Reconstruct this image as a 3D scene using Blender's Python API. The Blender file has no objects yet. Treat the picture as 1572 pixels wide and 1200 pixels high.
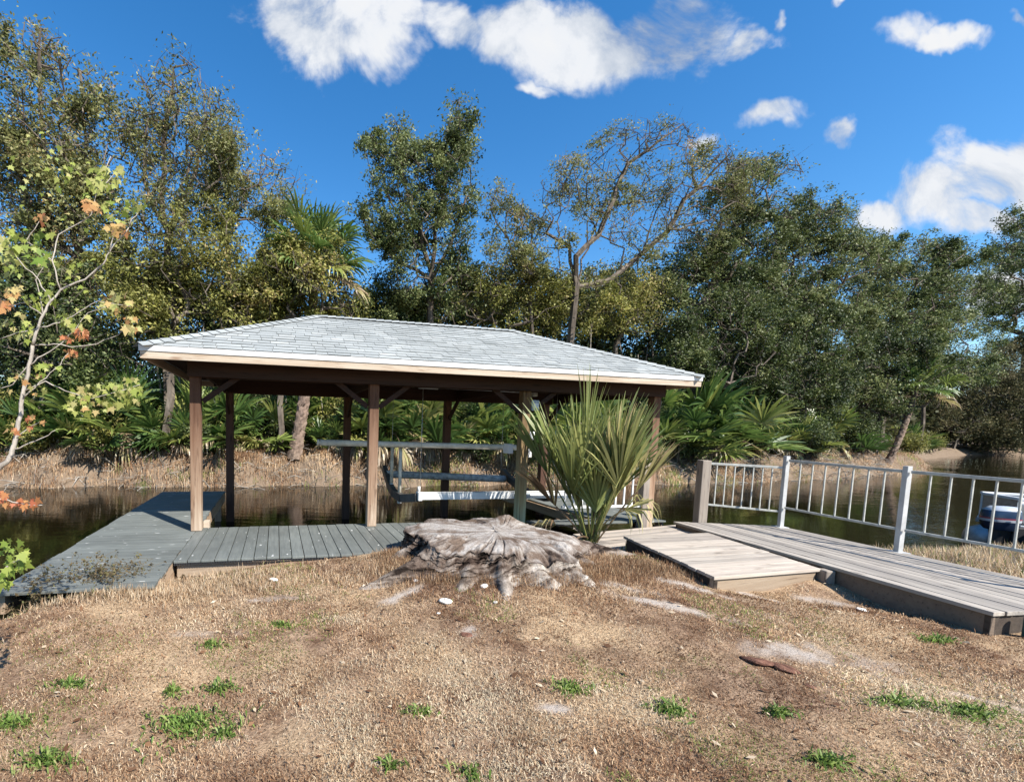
import bpy, math, random
import numpy as np
from math import sin, cos, pi, radians
from mathutils import Vector, Matrix

sc = bpy.context.scene
col = sc.collection
RNG = np.random.default_rng(7)
random.seed(7)

# ------------------------------------------------------------------ camera model
F, CX, CY, PT, RL, A = 700.0, 582.7, 711.3, -.0818, .0235, .2238
H = 1.5
_r = np.array([1., 0, 0]); _f = np.array([0, cos(PT), sin(PT)]); _u = np.array([0, -sin(PT), cos(PT)])
CR = cos(RL) * _r + sin(RL) * _u
CU = -sin(RL) * _r + cos(RL) * _u
CF = _f
UA = np.array([cos(A), sin(A), 0.]); VA = np.array([-sin(A), cos(A), 0.])

def ray(px, py):
    px = np.asarray(px, float); py = np.asarray(py, float)
    return ((px - CX) / F)[..., None] * CR + (-(py - CY) / F)[..., None] * CU + CF

def atz(px, py, z):
    d = ray(px, py); t = (z - H) / d[..., 2]
    return np.array([0, 0, H]) + d * t[..., None]

def atv(px, py, v):
    d = ray(px, py); t = v / (d @ VA)
    return np.array([0, 0, H]) + d * t[..., None]

def W(u, v, z=0.):
    return np.array([cos(A) * u - sin(A) * v, sin(A) * u + cos(A) * v, z])

cam = bpy.data.cameras.new("camera")
camo = bpy.data.objects.new("camera", cam); col.objects.link(camo)
cam.sensor_width = 36; cam.lens = 36 * F / 1572
cam.shift_x = (786 - CX) / 1572; cam.shift_y = (CY - 600) / 1572
cam.clip_end = 3000; cam.clip_start = .05
M = Matrix.Identity(4)
for i in range(3):
    M[i][0] = CR[i]; M[i][1] = CU[i]; M[i][2] = -CF[i]
M[0][3], M[1][3], M[2][3] = 0, 0, H
camo.matrix_world = M
sc.camera = camo

# ------------------------------------------------------------------ numeric noise
def _hash(ix, iy, iz, seed):
    n = (ix * 374761393 + iy * 668265263 + iz * 2147483647 + seed * 974711) & 0x7fffffff
    n = ((n ^ (n >> 13)) * 1274126177) & 0x7fffffff
    n = (n ^ (n >> 16)) & 0xffff
    return n / 65535.0

def vnoise(x, y, z=None, seed=0):
    x = np.asarray(x, float); y = np.asarray(y, float)
    z = np.zeros_like(x) if z is None else np.asarray(z, float)
    xi = np.floor(x).astype(np.int64); yi = np.floor(y).astype(np.int64); zi = np.floor(z).astype(np.int64)
    fx, fy, fz = x - xi, y - yi, z - zi
    fx = fx * fx * (3 - 2 * fx); fy = fy * fy * (3 - 2 * fy); fz = fz * fz * (3 - 2 * fz)
    r = 0
    for a in (0, 1):
        for b in (0, 1):
            for c in (0, 1):
                w = (fx if a else 1 - fx) * (fy if b else 1 - fy) * (fz if c else 1 - fz)
                r = r + w * _hash(xi + a, yi + b, zi + c, seed)
    return r * 2 - 1

def fbm(x, y, z=None, seed=0, o=4):
    s = 0; a = 1; t = 0
    for i in range(o):
        k = 2.03 ** i
        s = s + a * vnoise(x * k + i * 7.1, y * k + i * 3.3, None if z is None else z * k, seed + i); t += a; a *= .5
    return s / t

def sstep(a, b, x):
    t = np.clip((x - a) / (b - a), 0, 1); return t * t * (3 - 2 * t)

# ------------------------------------------------------------------ object helpers
def link(o, parent=None):
    col.objects.link(o)
    if parent is not None: o.parent = parent
    return o

def tag(o, label=None, cat=None, group=None, kind=None):
    if label: o['label'] = label
    if cat: o['category'] = cat
    if group: o['group'] = group
    if kind: o['kind'] = kind
    return o

def thing(name, label, cat, loc=(0, 0, 0), rotz=0., group=None):
    o = bpy.data.objects.new(name, None); o.empty_display_size = .2
    link(o); o.location = [float(q) for q in loc]; o.rotation_euler = (0, 0, rotz)
    return tag(o, label, cat, group)

def poly_mesh(name, V, n, mat, parent=None, tint=None, smooth=False, org=None):
    """V (faces, n, 3): unshared polygons; org is subtracted (parent's location)"""
    V = np.asarray(V, np.float32)
    if org is not None: V = V - np.asarray(org, np.float32)
    nf = V.shape[0]
    me = bpy.data.meshes.new(name)
    me.vertices.add(nf * n); me.vertices.foreach_set("co", np.ascontiguousarray(V.reshape(-1)))
    me.loops.add(nf * n); me.loops.foreach_set("vertex_index", np.arange(nf * n, dtype=np.int32))
    me.polygons.add(nf); me.polygons.foreach_set("loop_start", np.arange(0, nf * n, n, dtype=np.int32))
    me.polygons.foreach_set("loop_total", np.full(nf, n, np.int32))
    me.update(calc_edges=True)
    if tint is not None:
        a = me.attributes.new("tint", 'FLOAT', 'FACE'); a.data.foreach_set("value", np.asarray(tint, np.float32))
    me.materials.append(mat)
    o = bpy.data.objects.new(name, me); link(o, parent)
    return o

def grid_mesh(name, P, mat, parent=None, wrap=False, smooth=True, org=None, tint=None):
    """P (r, c, 3) shared grid"""
    r, c = P.shape[:2]
    V = P.reshape(-1, 3).astype(np.float32)
    if org is not None: V = V - np.asarray(org, np.float32)
    i = np.arange(r * c).reshape(r, c)
    if wrap: i = np.concatenate([i, i[:, :1]], 1)
    q = np.stack([i[:-1, :-1], i[:-1, 1:], i[1:, 1:], i[1:, :-1]], -1).reshape(-1, 4)
    me = bpy.data.meshes.new(name)
    me.vertices.add(len(V)); me.vertices.foreach_set("co", np.ascontiguousarray(V.reshape(-1)))
    me.loops.add(q.size); me.loops.foreach_set("vertex_index", q.reshape(-1).astype(np.int32))
    me.polygons.add(len(q)); me.polygons.foreach_set("loop_start", np.arange(0, q.size, 4, dtype=np.int32))
    me.polygons.foreach_set("loop_total", np.full(len(q), 4, np.int32))
    me.update(calc_edges=True)
    me.polygons.foreach_set("use_smooth", np.full(len(q), smooth))
    if tint is not None:
        a = me.attributes.new("tint", 'FLOAT', 'POINT'); a.data.foreach_set("value", np.asarray(tint, np.float32).reshape(-1))
    me.materials.append(mat)
    o = bpy.data.objects.new(name, me); link(o, parent)
    return o

class MB:
    """collects boxes, bars and tubes (shared vertices) for one mesh object"""
    def __init__(s): s.V = []; s.F = []; s.T = []; s.S = []
    def hexa(s, c8, t=None):
        b = len(s.V); s.V += [tuple(map(float, c)) for c in c8]
        t = random.random() if t is None else t
        for f in ((0, 3, 2, 1), (4, 5, 6, 7), (0, 1, 5, 4), (1, 2, 6, 5), (2, 3, 7, 6), (3, 0, 4, 7)):
            s.F.append([b + k for k in f]); s.T.append(t); s.S.append(False)
        return s
    def box(s, x0, x1, y0, y1, z0, z1, t=None):
        return s.hexa([(x0, y0, z0), (x1, y0, z0), (x1, y1, z0), (x0, y1, z0), (x0, y0, z1), (x1, y0, z1), (x1, y1, z1), (x0, y1, z1)], t)
    def bar(s, p, q, w, h, up=(0, 0, 1), t=None):
        p = Vector(p); q = Vector(q); d = (q - p).normalized(); up = Vector(up)
        if abs(d.dot(up)) > .98: up = Vector((0, 1, 0))
        sd = d.cross(up).normalized(); u2 = sd.cross(d).normalized()
        a, b = sd * w / 2, u2 * h / 2
        return s.hexa([p - a - b, p + a - b, q + a - b, q - a - b, p - a + b, p + a + b, q + a + b, q - a + b], t)
    def tube(s, pts, r, n=8, t=None, cap=True):
        pts = [Vector(p) for p in pts]; m = len(pts)
        rs = r if hasattr(r, '__len__') else [r] * m
        t = random.random() if t is None else t
        b = len(s.V); prev = None
        for k, p in enumerate(pts):
            d = (pts[min(k + 1, m - 1)] - pts[max(k - 1, 0)]).normalized()
            a = prev if prev is not None else (Vector((0, 0, 1)) if abs(d.z) < .9 else Vector((1, 0, 0)))
            a = (a - d * a.dot(d)).normalized(); prev = a; c = d.cross(a)
            for j in range(n):
                an = 2 * pi * j / n; s.V.append(tuple(p + (a * cos(an) + c * sin(an)) * rs[k]))
        for k in range(m - 1):
            for j in range(n):
                j2 = (j + 1) % n
                s.F.append([b + k * n + j, b + k * n + j2, b + (k + 1) * n + j2, b + (k + 1) * n + j]); s.T.append(t); s.S.append(True)
        if cap:
            s.F.append([b + j for j in range(n)][::-1]); s.T.append(t); s.S.append(False)
            s.F.append([b + (m - 1) * n + j for j in range(n)]); s.T.append(t); s.S.append(False)
        return s
    def build(s, name, mat, parent=None, bevel=0, jit=0):
        me = bpy.data.meshes.new(name); V = s.V
        if jit: V = [tuple(c + random.uniform(-jit, jit) for c in v) for v in V]
        me.from_pydata(V, [], s.F); me.update()
        a = me.attributes.new("tint", 'FLOAT', 'FACE'); a.data.foreach_set("value", np.array(s.T, np.float32))
        me.polygons.foreach_set("use_smooth", s.S)
        me.materials.append(mat)
        o = bpy.data.objects.new(name, me); link(o, parent)
        if bevel:
            b = o.modifiers.new("bevel", 'BEVEL'); b.width = bevel; b.segments = 2; b.limit_method = 'ANGLE'; b.angle_limit = radians(50)
        return o

# ------------------------------------------------------------------ materials
def newmat(name):
    m = bpy.data.materials.new(name); m.use_nodes = True
    nt = m.node_tree; nt.nodes.clear()
    return m, nt, nt.nodes.new

def lk(nt, a, b): nt.links.new(a, b)

def ramp(nt, fac, stops, interp='LINEAR'):
    r = nt.nodes.new('ShaderNodeValToRGB'); r.color_ramp.interpolation = interp
    e = r.color_ramp.elements
    while len(e) < len(stops): e.new(.5)
    for k, (p, c) in enumerate(stops):
        e[k].position = p; e[k].color = (*c, 1) if len(c) == 3 else c
    if fac is not None: lk(nt, fac, r.inputs[0])
    return r

def noise(nt, vec, scale, detail=4, rough=.55, dist=0.):
    n = nt.nodes.new('ShaderNodeTexNoise'); n.inputs['Scale'].default_value = scale
    n.inputs['Detail'].default_value = detail; n.inputs['Roughness'].default_value = rough
    n.inputs['Distortion'].default_value = dist
    if vec is not None: lk(nt, vec, n.inputs['Vector'])
    return n.outputs[0]

def coord(nt, kind='Object', scale=(1, 1, 1)):
    t = nt.nodes.new('ShaderNodeTexCoord'); m = nt.nodes.new('ShaderNodeMapping')
    m.inputs['Scale'].default_value = scale; lk(nt, t.outputs[kind], m.inputs[0]); return m.outputs[0]

def worldpos(nt, scale=(1, 1, 1)):
    g = nt.nodes.new('ShaderNodeNewGeometry'); m = nt.nodes.new('ShaderNodeMapping')
    m.inputs['Scale'].default_value = scale; lk(nt, g.outputs['Position'], m.inputs[0]); return m.outputs[0]

def attr(nt, n='tint'):
    a = nt.nodes.new('ShaderNodeAttribute'); a.attribute_name = n; return a.outputs['Fac']

def mth(nt, op, a, b=None, clamp=False):
    m = nt.nodes.new('ShaderNodeMath'); m.operation = op; m.use_clamp = clamp
    for k, q in enumerate((a, b)):
        if q is None: continue
        if isinstance(q, (int, float)): m.inputs[k].default_value = q
        else: lk(nt, q, m.inputs[k])
    return m.outputs[0]

def mixc(nt, fac, a, b, mode='MIX'):
    m = nt.nodes.new('ShaderNodeMix'); m.data_type = 'RGBA'; m.blend_type = mode
    for s, q in ((m.inputs[0], fac), (m.inputs[6], a), (m.inputs[7], b)):
        if isinstance(q, (int, float)): s.default_value = q
        elif isinstance(q, tuple): s.default_value = (*q, 1)
        else: lk(nt, q, s)
    return m.outputs[2]

def bsdf(nt, color, rough=.6, metal=0., bump=None, bstr=.3, bdist=.01, spec=.5):
    b = nt.nodes.new('ShaderNodeBsdfPrincipled'); o = nt.nodes.new('ShaderNodeOutputMaterial')
    if isinstance(color, tuple): b.inputs['Base Color'].default_value = (*color, 1)
    else: lk(nt, color, b.inputs['Base Color'])
    if isinstance(rough, (int, float)): b.inputs['Roughness'].default_value = rough
    else: lk(nt, rough, b.inputs['Roughness'])
    b.inputs['Metallic'].default_value = metal; b.inputs['Specular IOR Level'].default_value = spec
    if bump is not None:
        bp = nt.nodes.new('ShaderNodeBump'); bp.inputs['Strength'].default_value = bstr; bp.inputs['Distance'].default_value = bdist
        lk(nt, bump, bp.inputs['Height']); lk(nt, bp.outputs[0], b.inputs['Normal'])
    lk(nt, b.outputs[0], o.inputs[0]); return b

def leafmat(name, stops, trans=.3, rough=.55, gloss=.35, var=.5):
    m, nt, N = newmat(name)
    r = ramp(nt, attr(nt), stops)
    n = noise(nt, worldpos(nt), 1.1, 3)
    c = mixc(nt, 1.0, r.outputs[0], ramp(nt, n, [(.3, (1 - var, 1 - var, 1 - var)), (.7, (1 + var * .3,) * 3)]).outputs[0], 'MULTIPLY')
    b = N('ShaderNodeBsdfPrincipled'); lk(nt, c, b.inputs['Base Color']); b.inputs['Roughness'].default_value = rough
    b.inputs['Specular IOR Level'].default_value = gloss
    t = N('ShaderNodeBsdfTranslucent'); lk(nt, c, t.inputs[0])
    x = N('ShaderNodeMixShader'); x.inputs[0].default_value = trans
    lk(nt, b.outputs[0], x.inputs[1]); lk(nt, t.outputs[0], x.inputs[2])
    o = N('ShaderNodeOutputMaterial'); lk(nt, x.outputs[0], o.inputs[0]); return m

def woodmat(name, a, b, dark, axis='x', rough=.8, knots=True, g=1., wear_shade=False):
    """weathered timber; grain runs along the given object axis"""
    m, nt, N = newmat(name)
    long, short = .9, 14.
    s = {'x': (long, short, short), 'y': (short, long, short), 'z': (short, short, long)}[axis]
    t = attr(nt)
    tc = N('ShaderNodeTexCoord'); off = N('ShaderNodeVectorMath'); off.operation = 'ADD'
    cmb = N('ShaderNodeCombineXYZ'); k = mth(nt, 'MULTIPLY', t, 37.)
    for i in range(3): lk(nt, k, cmb.inputs[i])
    lk(nt, tc.outputs['Object'], off.inputs[0]); lk(nt, cmb.outputs[0], off.inputs[1])
    mp = N('ShaderNodeMapping'); mp.inputs['Scale'].default_value = s; lk(nt, off.outputs[0], mp.inputs[0])
    fine = noise(nt, mp.outputs[0], 2.2 * g, 6, .65, .6)
    mp2 = N('ShaderNodeMapping'); mp2.inputs['Scale'].default_value = tuple(q * .35 for q in s); lk(nt, off.outputs[0], mp2.inputs[0])
    big = noise(nt, mp2.outputs[0], 2., 4, .6, 1.2)
    c = mixc(nt, ramp(nt, big, [(.35, (0, 0, 0)), (.65, (1, 1, 1))]).outputs[0], a, b)
    c = mixc(nt, ramp(nt, fine, [(.56, (0, 0, 0)), (.74, (1, 1, 1))]).outputs[0], c, dark)
    if knots:
        v = N('ShaderNodeTexVoronoi'); v.inputs['Scale'].default_value = 1.
        mp3 = N('ShaderNodeMapping'); mp3.inputs['Scale'].default_value = tuple((1.5 if q < 2 else 6.) for q in s); lk(nt, off.outputs[0], mp3.inputs[0])
        lk(nt, mp3.outputs[0], v.inputs['Vector'])
        c = mixc(nt, ramp(nt, v.outputs['Distance'], [(.05, (.85, .85, .85)), (.16, (0, 0, 0))]).outputs[0], c, dark)
    if wear_shade:  # height tint: weathering, plus eave shade put into the upper wood's colour
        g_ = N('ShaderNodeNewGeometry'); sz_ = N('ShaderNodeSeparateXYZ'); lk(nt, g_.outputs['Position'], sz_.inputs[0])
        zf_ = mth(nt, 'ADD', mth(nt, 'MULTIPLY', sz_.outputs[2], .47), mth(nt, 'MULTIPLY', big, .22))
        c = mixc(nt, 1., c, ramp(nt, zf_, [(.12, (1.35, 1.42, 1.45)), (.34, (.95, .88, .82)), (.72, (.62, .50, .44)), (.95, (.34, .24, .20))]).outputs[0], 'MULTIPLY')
    tv = ramp(nt, t, [(0, (.72, .72, .73)), (.5, (.95, .95, .94)), (1, (1.12, 1.1, 1.08))]).outputs[0]
    c = mixc(nt, 1., c, tv, 'MULTIPLY')
    bsdf(nt, c, rough, bump=fine, bstr=.5, bdist=.006, spec=.25); return m

def paintmat(name, c, rough=.4, metal=0., dirt=.25, sc_=6.):
    m, nt, N = newmat(name)
    n = noise(nt, coord(nt), sc_, 6, .65)
    d = tuple(q * (1 - dirt) for q in c)
    cc = mixc(nt, ramp(nt, n, [(.4, (0, 0, 0)), (.72, (1, 1, 1))]).outputs[0], c, d)
    bsdf(nt, cc, rough, metal, bump=n, bstr=.08, bdist=.003); return m

MAT = {}
ALB = .84
MAT['post'] = woodmat('post_timber', (.37, .28, .205), (.23, .15, .10), (.08, .04, .025), 'z', g=1.3, wear_shade=True)
MAT['postgreen'] = woodmat('post_timber_green', (.42, .40, .24), (.33, .27, .15), (.10, .08, .04), 'z', wear_shade=True)
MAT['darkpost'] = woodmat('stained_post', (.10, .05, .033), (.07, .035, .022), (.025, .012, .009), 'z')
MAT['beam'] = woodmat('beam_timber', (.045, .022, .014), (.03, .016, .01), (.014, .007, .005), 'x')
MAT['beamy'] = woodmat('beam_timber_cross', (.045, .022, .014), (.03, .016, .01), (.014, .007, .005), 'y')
MAT['fascia'] = woodmat('fascia_timber', (.45, .395, .32), (.35, .27, .195), (.2, .12, .075), 'x', g=1.6)
MAT['fasciay'] = woodmat('fascia_timber_side', (.52, .40, .29), (.44, .30, .20), (.26, .15, .09), 'y')
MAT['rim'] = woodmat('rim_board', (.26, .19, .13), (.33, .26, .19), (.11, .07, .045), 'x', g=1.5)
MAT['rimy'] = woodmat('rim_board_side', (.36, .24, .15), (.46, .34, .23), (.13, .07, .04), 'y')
MAT['greyx'] = woodmat('weathered_planks', (.42, .37, .315), (.32, .275, .23), (.10, .08, .065), 'x')
MAT['greyy'] = woodmat('weathered_planks_long', (.40, .36, .31), (.27, .24, .21), (.085, .07, .06), 'y', g=1.2)
MAT['greyz'] = woodmat('weathered_rail_post', (.34, .29, .24), (.24, .2, .17), (.09, .07, .06), 'z')
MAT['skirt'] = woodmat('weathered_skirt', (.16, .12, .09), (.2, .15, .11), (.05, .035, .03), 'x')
MAT['skirty'] = woodmat('weathered_skirt_shaded', (.05, .038, .03), (.075, .058, .045), (.02, .015, .012), 'y')  # darker copy of the skirt, shade on the deck sides put into its colour
MAT['white'] = paintmat('white_aluminium', (.68, .68, .67), .4, dirt=.06)
MAT['drip'] = paintmat('white_drip_edge', (.56, .56, .55), .4, dirt=.15)
MAT['railpost'] = paintmat('oxidised_aluminium', (.48, .48, .47), .45, dirt=.3)
MAT['rail'] = paintmat('chalky_rail', (.46, .46, .42), .45, dirt=.4, sc_=14)
MAT['galv'] = paintmat('galvanised_steel', (.42, .43, .43), .45, .5, dirt=.4, sc_=9)
MAT['darksteel'] = paintmat('dark_cradle_steel', (.10, .095, .09), .55, .3, dirt=.5, sc_=9)
MAT['pipe'] = paintmat('weathered_pipe', (.66, .60, .48), .6, dirt=.4, sc_=8)
MAT['bunk'] = paintmat('bunk_carpet', (.42, .44, .44), .95, dirt=.7, sc_=12)
MAT['black'] = paintmat('black_rubber', (.02, .02, .022), .6)
MAT['greenpipe'] = paintmat('green_pipe', (.03, .09, .08), .5)
MAT['ebox'] = paintmat('grey_plastic', (.33, .37, .40), .5)

def deckmat(name, axis):
    m, nt, N = newmat(name)
    s = (1, 9, 9) if axis == 'x' else (9, 1, 9)
    n = noise(nt, coord(nt, scale=s), 3., 6, .6); n2 = noise(nt, coord(nt), 1.3, 5, .6)
    c = mixc(nt, ramp(nt, n, [(.3, (0, 0, 0)), (.7, (1, 1, 1))]).outputs[0], (.120, .130, .122), (.168, .178, .164))
    c = mixc(nt, 1., c, ramp(nt, n2, [(.3, (.8, .8, .8)), (.7, (1.12, 1.12, 1.12))]).outputs[0], 'MULTIPLY')
    c = mixc(nt, 1., c, ramp(nt, attr(nt), [(0, (.88, .88, .88)), (1, (1.08, 1.08, 1.08))]).outputs[0], 'MULTIPLY')
    sp = noise(nt, coord(nt, scale=(5, 16, 5) if axis == 'x' else (16, 5, 5)), 1.2, 3, .5)
    c = mixc(nt, ramp(nt, sp, [(.68, (0, 0, 0)), (.70, (.8, .8, .8))]).outputs[0], c, (.55, .55, .52))
    w = N('ShaderNodeTexWave'); w.inputs['Scale'].default_value = 16.
    w.bands_direction = 'Y' if axis == 'x' else 'X'; lk(nt, coord(nt), w.inputs[0])
    bsdf(nt, c, .55, bump=w.outputs[1], bstr=.25, bdist=.002, spec=.35); return m
MAT['decku'] = deckmat('grey_composite', 'x'); MAT['deckv'] = deckmat('grey_composite_long', 'y')

def shinglemat():
    m, nt, N = newmat('pale_shingles')
    g = noise(nt, coord(nt), 170., 3, .7); b = noise(nt, coord(nt), 1.1, 5, .6); t = attr(nt)
    c = ramp(nt, mth(nt, 'ADD', mth(nt, 'MULTIPLY', t, .5), .5), [(0, (.09, .10, .10)), (.45, (.12, .13, .13)), (.5, (.25, .265, .26)), (.66, (.28, .295, .288)), (.85, (.31, .325, .315)), (1, (.36, .37, .355))]).outputs[0]
    c = mixc(nt, 1., c, ramp(nt, g, [(.3, (.62, .62, .64)), (.6, (1.12, 1.12, 1.12))]).outputs[0], 'MULTIPLY')
    c = mixc(nt, 1., c, ramp(nt, b, [(.3, (.84, .84, .83)), (.65, (1.06, 1.06, 1.06))]).outputs[0], 'MULTIPLY')
    bsdf(nt, c, .9, bump=g, bstr=.5, bdist=.002, spec=.2); return m
MAT['shingle'] = shinglemat()

def barkmat(name, a, b, d, sc_=5., st=(1, 1, .25)):
    m, nt, N = newmat(name)
    n = noise(nt, coord(nt, scale=st), sc_, 7, .65, .5); n2 = noise(nt, coord(nt), .9, 4)
    c = mixc(nt, ramp(nt, n, [(.35, (0, 0, 0)), (.6, (1, 1, 1))]).outputs[0], d, a)
    c = mixc(nt, ramp(nt, n2, [(.4, (0, 0, 0)), (.65, (1, 1, 1))]).outputs[0], c, mixc(nt, n, d, b))
    bsdf(nt, c, .9, bump=n, bstr=.7, bdist=.03, spec=.15); return m
MAT['bark'] = barkmat('grey_bark', (.20, .165, .13), (.11, .09, .07), (.045, .035, .028))
MAT['palebark'] = barkmat('pale_bark', (.42, .38, .33), (.34, .30, .25), (.12, .1, .08))
MAT['sapbark'] = barkmat('sapling_bark', (.42, .38, .33), (.50, .46, .41), (.20, .17, .14), 14.)
MAT['palmbark'] = barkmat('palm_boots', (.24, .17, .13), (.33, .25, .19), (.06, .04, .03), 7., (1, 1, 1))

MAT['oak'] = leafmat('oak_leaves', [(0, (.024, .040, .012)), (.35, (.09, .125, .037)), (.7, (.21, .245, .085)), (1, (.36, .37, .17))])
MAT['olive'] = leafmat('olive_leaves', [(0, (.05, .055, .014)), (.35, (.19, .20, .045)), (.75, (.40, .38, .10)), (1, (.50, .38, .17))], .35)
MAT['sparse'] = leafmat('dry_sparse_leaves', [(0, (.075, .09, .028)), (.45, (.22, .235, .075)), (.82, (.38, .35, .15)), (1, (.44, .27, .13))], .35)
MAT['dark'] = leafmat('deep_green_leaves', [(0, (.014, .026, .009)), (.4, (.06, .09, .025)), (.75, (.16, .195, .06)), (1, (.30, .32, .13))])
MAT['far'] = leafmat('far_leaves', [(0, (.05, .055, .025)), (.5, (.11, .11, .05)), (1, (.22, .18, .10))], gloss=.08)
MAT['palmetto'] = leafmat('palmetto_fronds', [(0, (.035, .08, .02)), (.4, (.10, .17, .04)), (.65, (.25, .30, .07)), (.82, (.38, .35, .12)), (.9, (.40, .30, .19)), (1, (.22, .15, .095))], .35, .42, .5, .35)
MAT['palm'] = leafmat('palm_fronds', [(0, (.07, .115, .03)), (.4, (.16, .21, .06)), (.68, (.32, .33, .11)), (.86, (.46, .40, .17)), (.93, (.42, .32, .18)), (1, (.22, .14, .08))], .3, .4, .5, .25)
MAT['maple'] = leafmat('maple_leaves', [(0, (.15, .24, .04)), (.35, (.34, .38, .08)), (.55, (.52, .48, .20)), (.75, (.52, .33, .13)), (.9, (.50, .19, .08)), (1, (.42, .12, .07))], .45, .5, .3, .15)
MAT['straw'] = leafmat('dry_grass', [(0, (.10, .045, .024)), (.3, (.33, .182, .095)), (.6, (.57, .405, .245)), (.9, (.70, .58, .42)), (.93, (.24, .26, .07)), (1, (.13, .20, .035))], .25, .7, .2, .35)
MAT['greengrass'] = leafmat('green_grass_blades', [(0, (.07, .12, .022)), (.55, (.15, .24, .045)), (.85, (.28, .33, .10)), (1, (.42, .38, .18))], .35, .5, .3, .2)
MAT['weed'] = leafmat('dry_weed_stems', [(0, (.06, .045, .03)), (.4, (.16, .12, .06)), (.7, (.12, .14, .04)), (1, (.36, .28, .16))], .2, .7, .2, .2)

# ------------------------------------------------------------------ world: sky and clouds
SUN_UV = np.array([.58, -.885])              # horizontal run towards the sun per metre of height
sd = UA * SUN_UV[0] + VA * SUN_UV[1] + np.array([0, 0, 1.])
sd /= np.linalg.norm(sd)
elev = math.asin(sd[2]); azim = math.atan2(sd[0], sd[1])
wd = bpy.data.worlds.new("World"); sc.world = wd; wd.use_nodes = True
nt = wd.node_tree; nt.nodes.clear(); N = nt.nodes.new
sky = N('ShaderNodeTexSky'); sky.sky_type = 'NISHITA'; sky.sun_disc = False
sky.sun_elevation = elev; sky.sun_rotation = azim
sky.air_density = 1.0; sky.dust_density = .3; sky.ozone_density = 2.5
hs = N('ShaderNodeHueSaturation'); hs.inputs['Saturation'].default_value = 1.34; hs.inputs['Value'].default_value = 1.06
lk(nt, sky.outputs[0], hs.inputs['Color'])
bg = N('ShaderNodeBackground'); bg.inputs[1].default_value = .105; lk(nt, hs.outputs[0], bg.inputs[0])
tc = N('ShaderNodeTexCoord'); sx = N('ShaderNodeSeparateXYZ'); lk(nt, tc.outputs['Generated'], sx.inputs[0])
yy = mth(nt, 'MAXIMUM', sx.outputs[1], .02)
ca = mth(nt, 'DIVIDE', sx.outputs[0], yy); cb = mth(nt, 'DIVIDE', sx.outputs[2], yy)
P = N('ShaderNodeCombineXYZ'); lk(nt, ca, P.inputs[0]); lk(nt, cb, P.inputs[1])
n1 = N('ShaderNodeTexNoise'); n1.inputs['Scale'].default_value = 4.2; n1.inputs['Detail'].default_value = 9; n1.inputs['Roughness'].default_value = .63
n1.inputs['Distortion'].default_value = .35; lk(nt, P.outputs[0], n1.inputs[0])
n2 = N('ShaderNodeTexNoise'); n2.inputs['Scale'].default_value = 2.0; n2.inputs['Detail'].default_value = 6; lk(nt, P.outputs[0], n2.inputs[0])
blobs = [(455, 45, 46, 60, 1), (500, 75, 66, 60, 1), (565, 50, 74, 60, 1), (520, 90, 50, 38, .9), (475, 8, 66, 36, 1), (620, 20, 50, 45, .9), (690, 25, 60, 36, .9),
         (775, 38, 70, 44, 1), (850, 62, 85, 52, 1), (940, 55, 100, 56, 1), (1030, 38, 84, 60, 1), (1130, 65, 62, 26, .7), (1175, 40, 20, 30, .6),
         (1190, 175, 52, 30, .8), (1270, 215, 44, 26, .72), (1385, 65, 62, 40, .75), (1455, 78, 54, 24, .8), (1287, 10, 20, 14, .6), (1535, 38, 34, 20, .7),
         (1350, 335, 60, 34, 1), (1430, 310, 75, 46, 1), (1510, 275, 75, 55, 1), (1590, 270, 70, 75, 1), (1480, 345, 80, 30, .9), (1250, 330, 45, 16, .5),
         (1540, 465, 60, 34, 1), (0, 290, 26, 26, .8), (1080, 195, 40, 20, .45), (820, 130, 60, 20, .45)]
nw = N('ShaderNodeTexNoise'); nw.inputs['Scale'].default_value = 3.0; nw.inputs['Detail'].default_value = 5; nw.inputs['Roughness'].default_value = .6; lk(nt, P.outputs[0], nw.inputs[0])
vw = N('ShaderNodeVectorMath'); vw.operation = 'SUBTRACT'; lk(nt, nw.outputs[1], vw.inputs[0]); vw.inputs[1].default_value = (.5, .5, .5)
vw2 = N('ShaderNodeVectorMath'); vw2.operation = 'MULTIPLY_ADD'; lk(nt, vw.outputs[0], vw2.inputs[0]); vw2.inputs[1].default_value = (.30, .24, 0); lk(nt, P.outputs[0], vw2.inputs[2]); PW = vw2.outputs[0]
cur = None
def gn(px, py):
    d = ray(px, py); return d[0] / d[1], d[2] / d[1]
for (bx, by, rx, ry, s) in blobs:
    c0 = gn(bx, by); ex = gn(bx + rx, by); ey = gn(bx, by - ry)
    sxr = max(abs(ex[0] - c0[0]), .01); syr = max(abs(ey[1] - c0[1]), .01)
    v = N('ShaderNodeVectorMath'); v.operation = 'MULTIPLY_ADD'; lk(nt, PW, v.inputs[0])
    v.inputs[1].default_value = (1 / sxr, 1 / syr, 0); v.inputs[2].default_value = (-c0[0] / sxr, -c0[1] / syr, 0)
    l = N('ShaderNodeVectorMath'); l.operation = 'LENGTH'; lk(nt, v.outputs[0], l.inputs[0])
    q = mth(nt, 'SUBTRACT', s + .12, mth(nt, 'MULTIPLY', l.outputs['Value'], .78))
    cur = q if cur is None else mth(nt, 'MAXIMUM', cur, q)
cur = mth(nt, 'MINIMUM', cur, .62)
den = mth(nt, 'ADD', cur, mth(nt, 'MULTIPLY', mth(nt, 'SUBTRACT', n1.outputs[0], .5), 2.0))
al = N('ShaderNodeMapRange'); al.interpolation_type = 'SMOOTHSTEP'; lk(nt, den, al.inputs[0])
al.inputs[1].default_value = .12; al.inputs[2].default_value = .66
al2 = mth(nt, 'MULTIPLY', al.outputs[0], mth(nt, 'GREATER_THAN', sx.outputs[1], .03))
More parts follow.
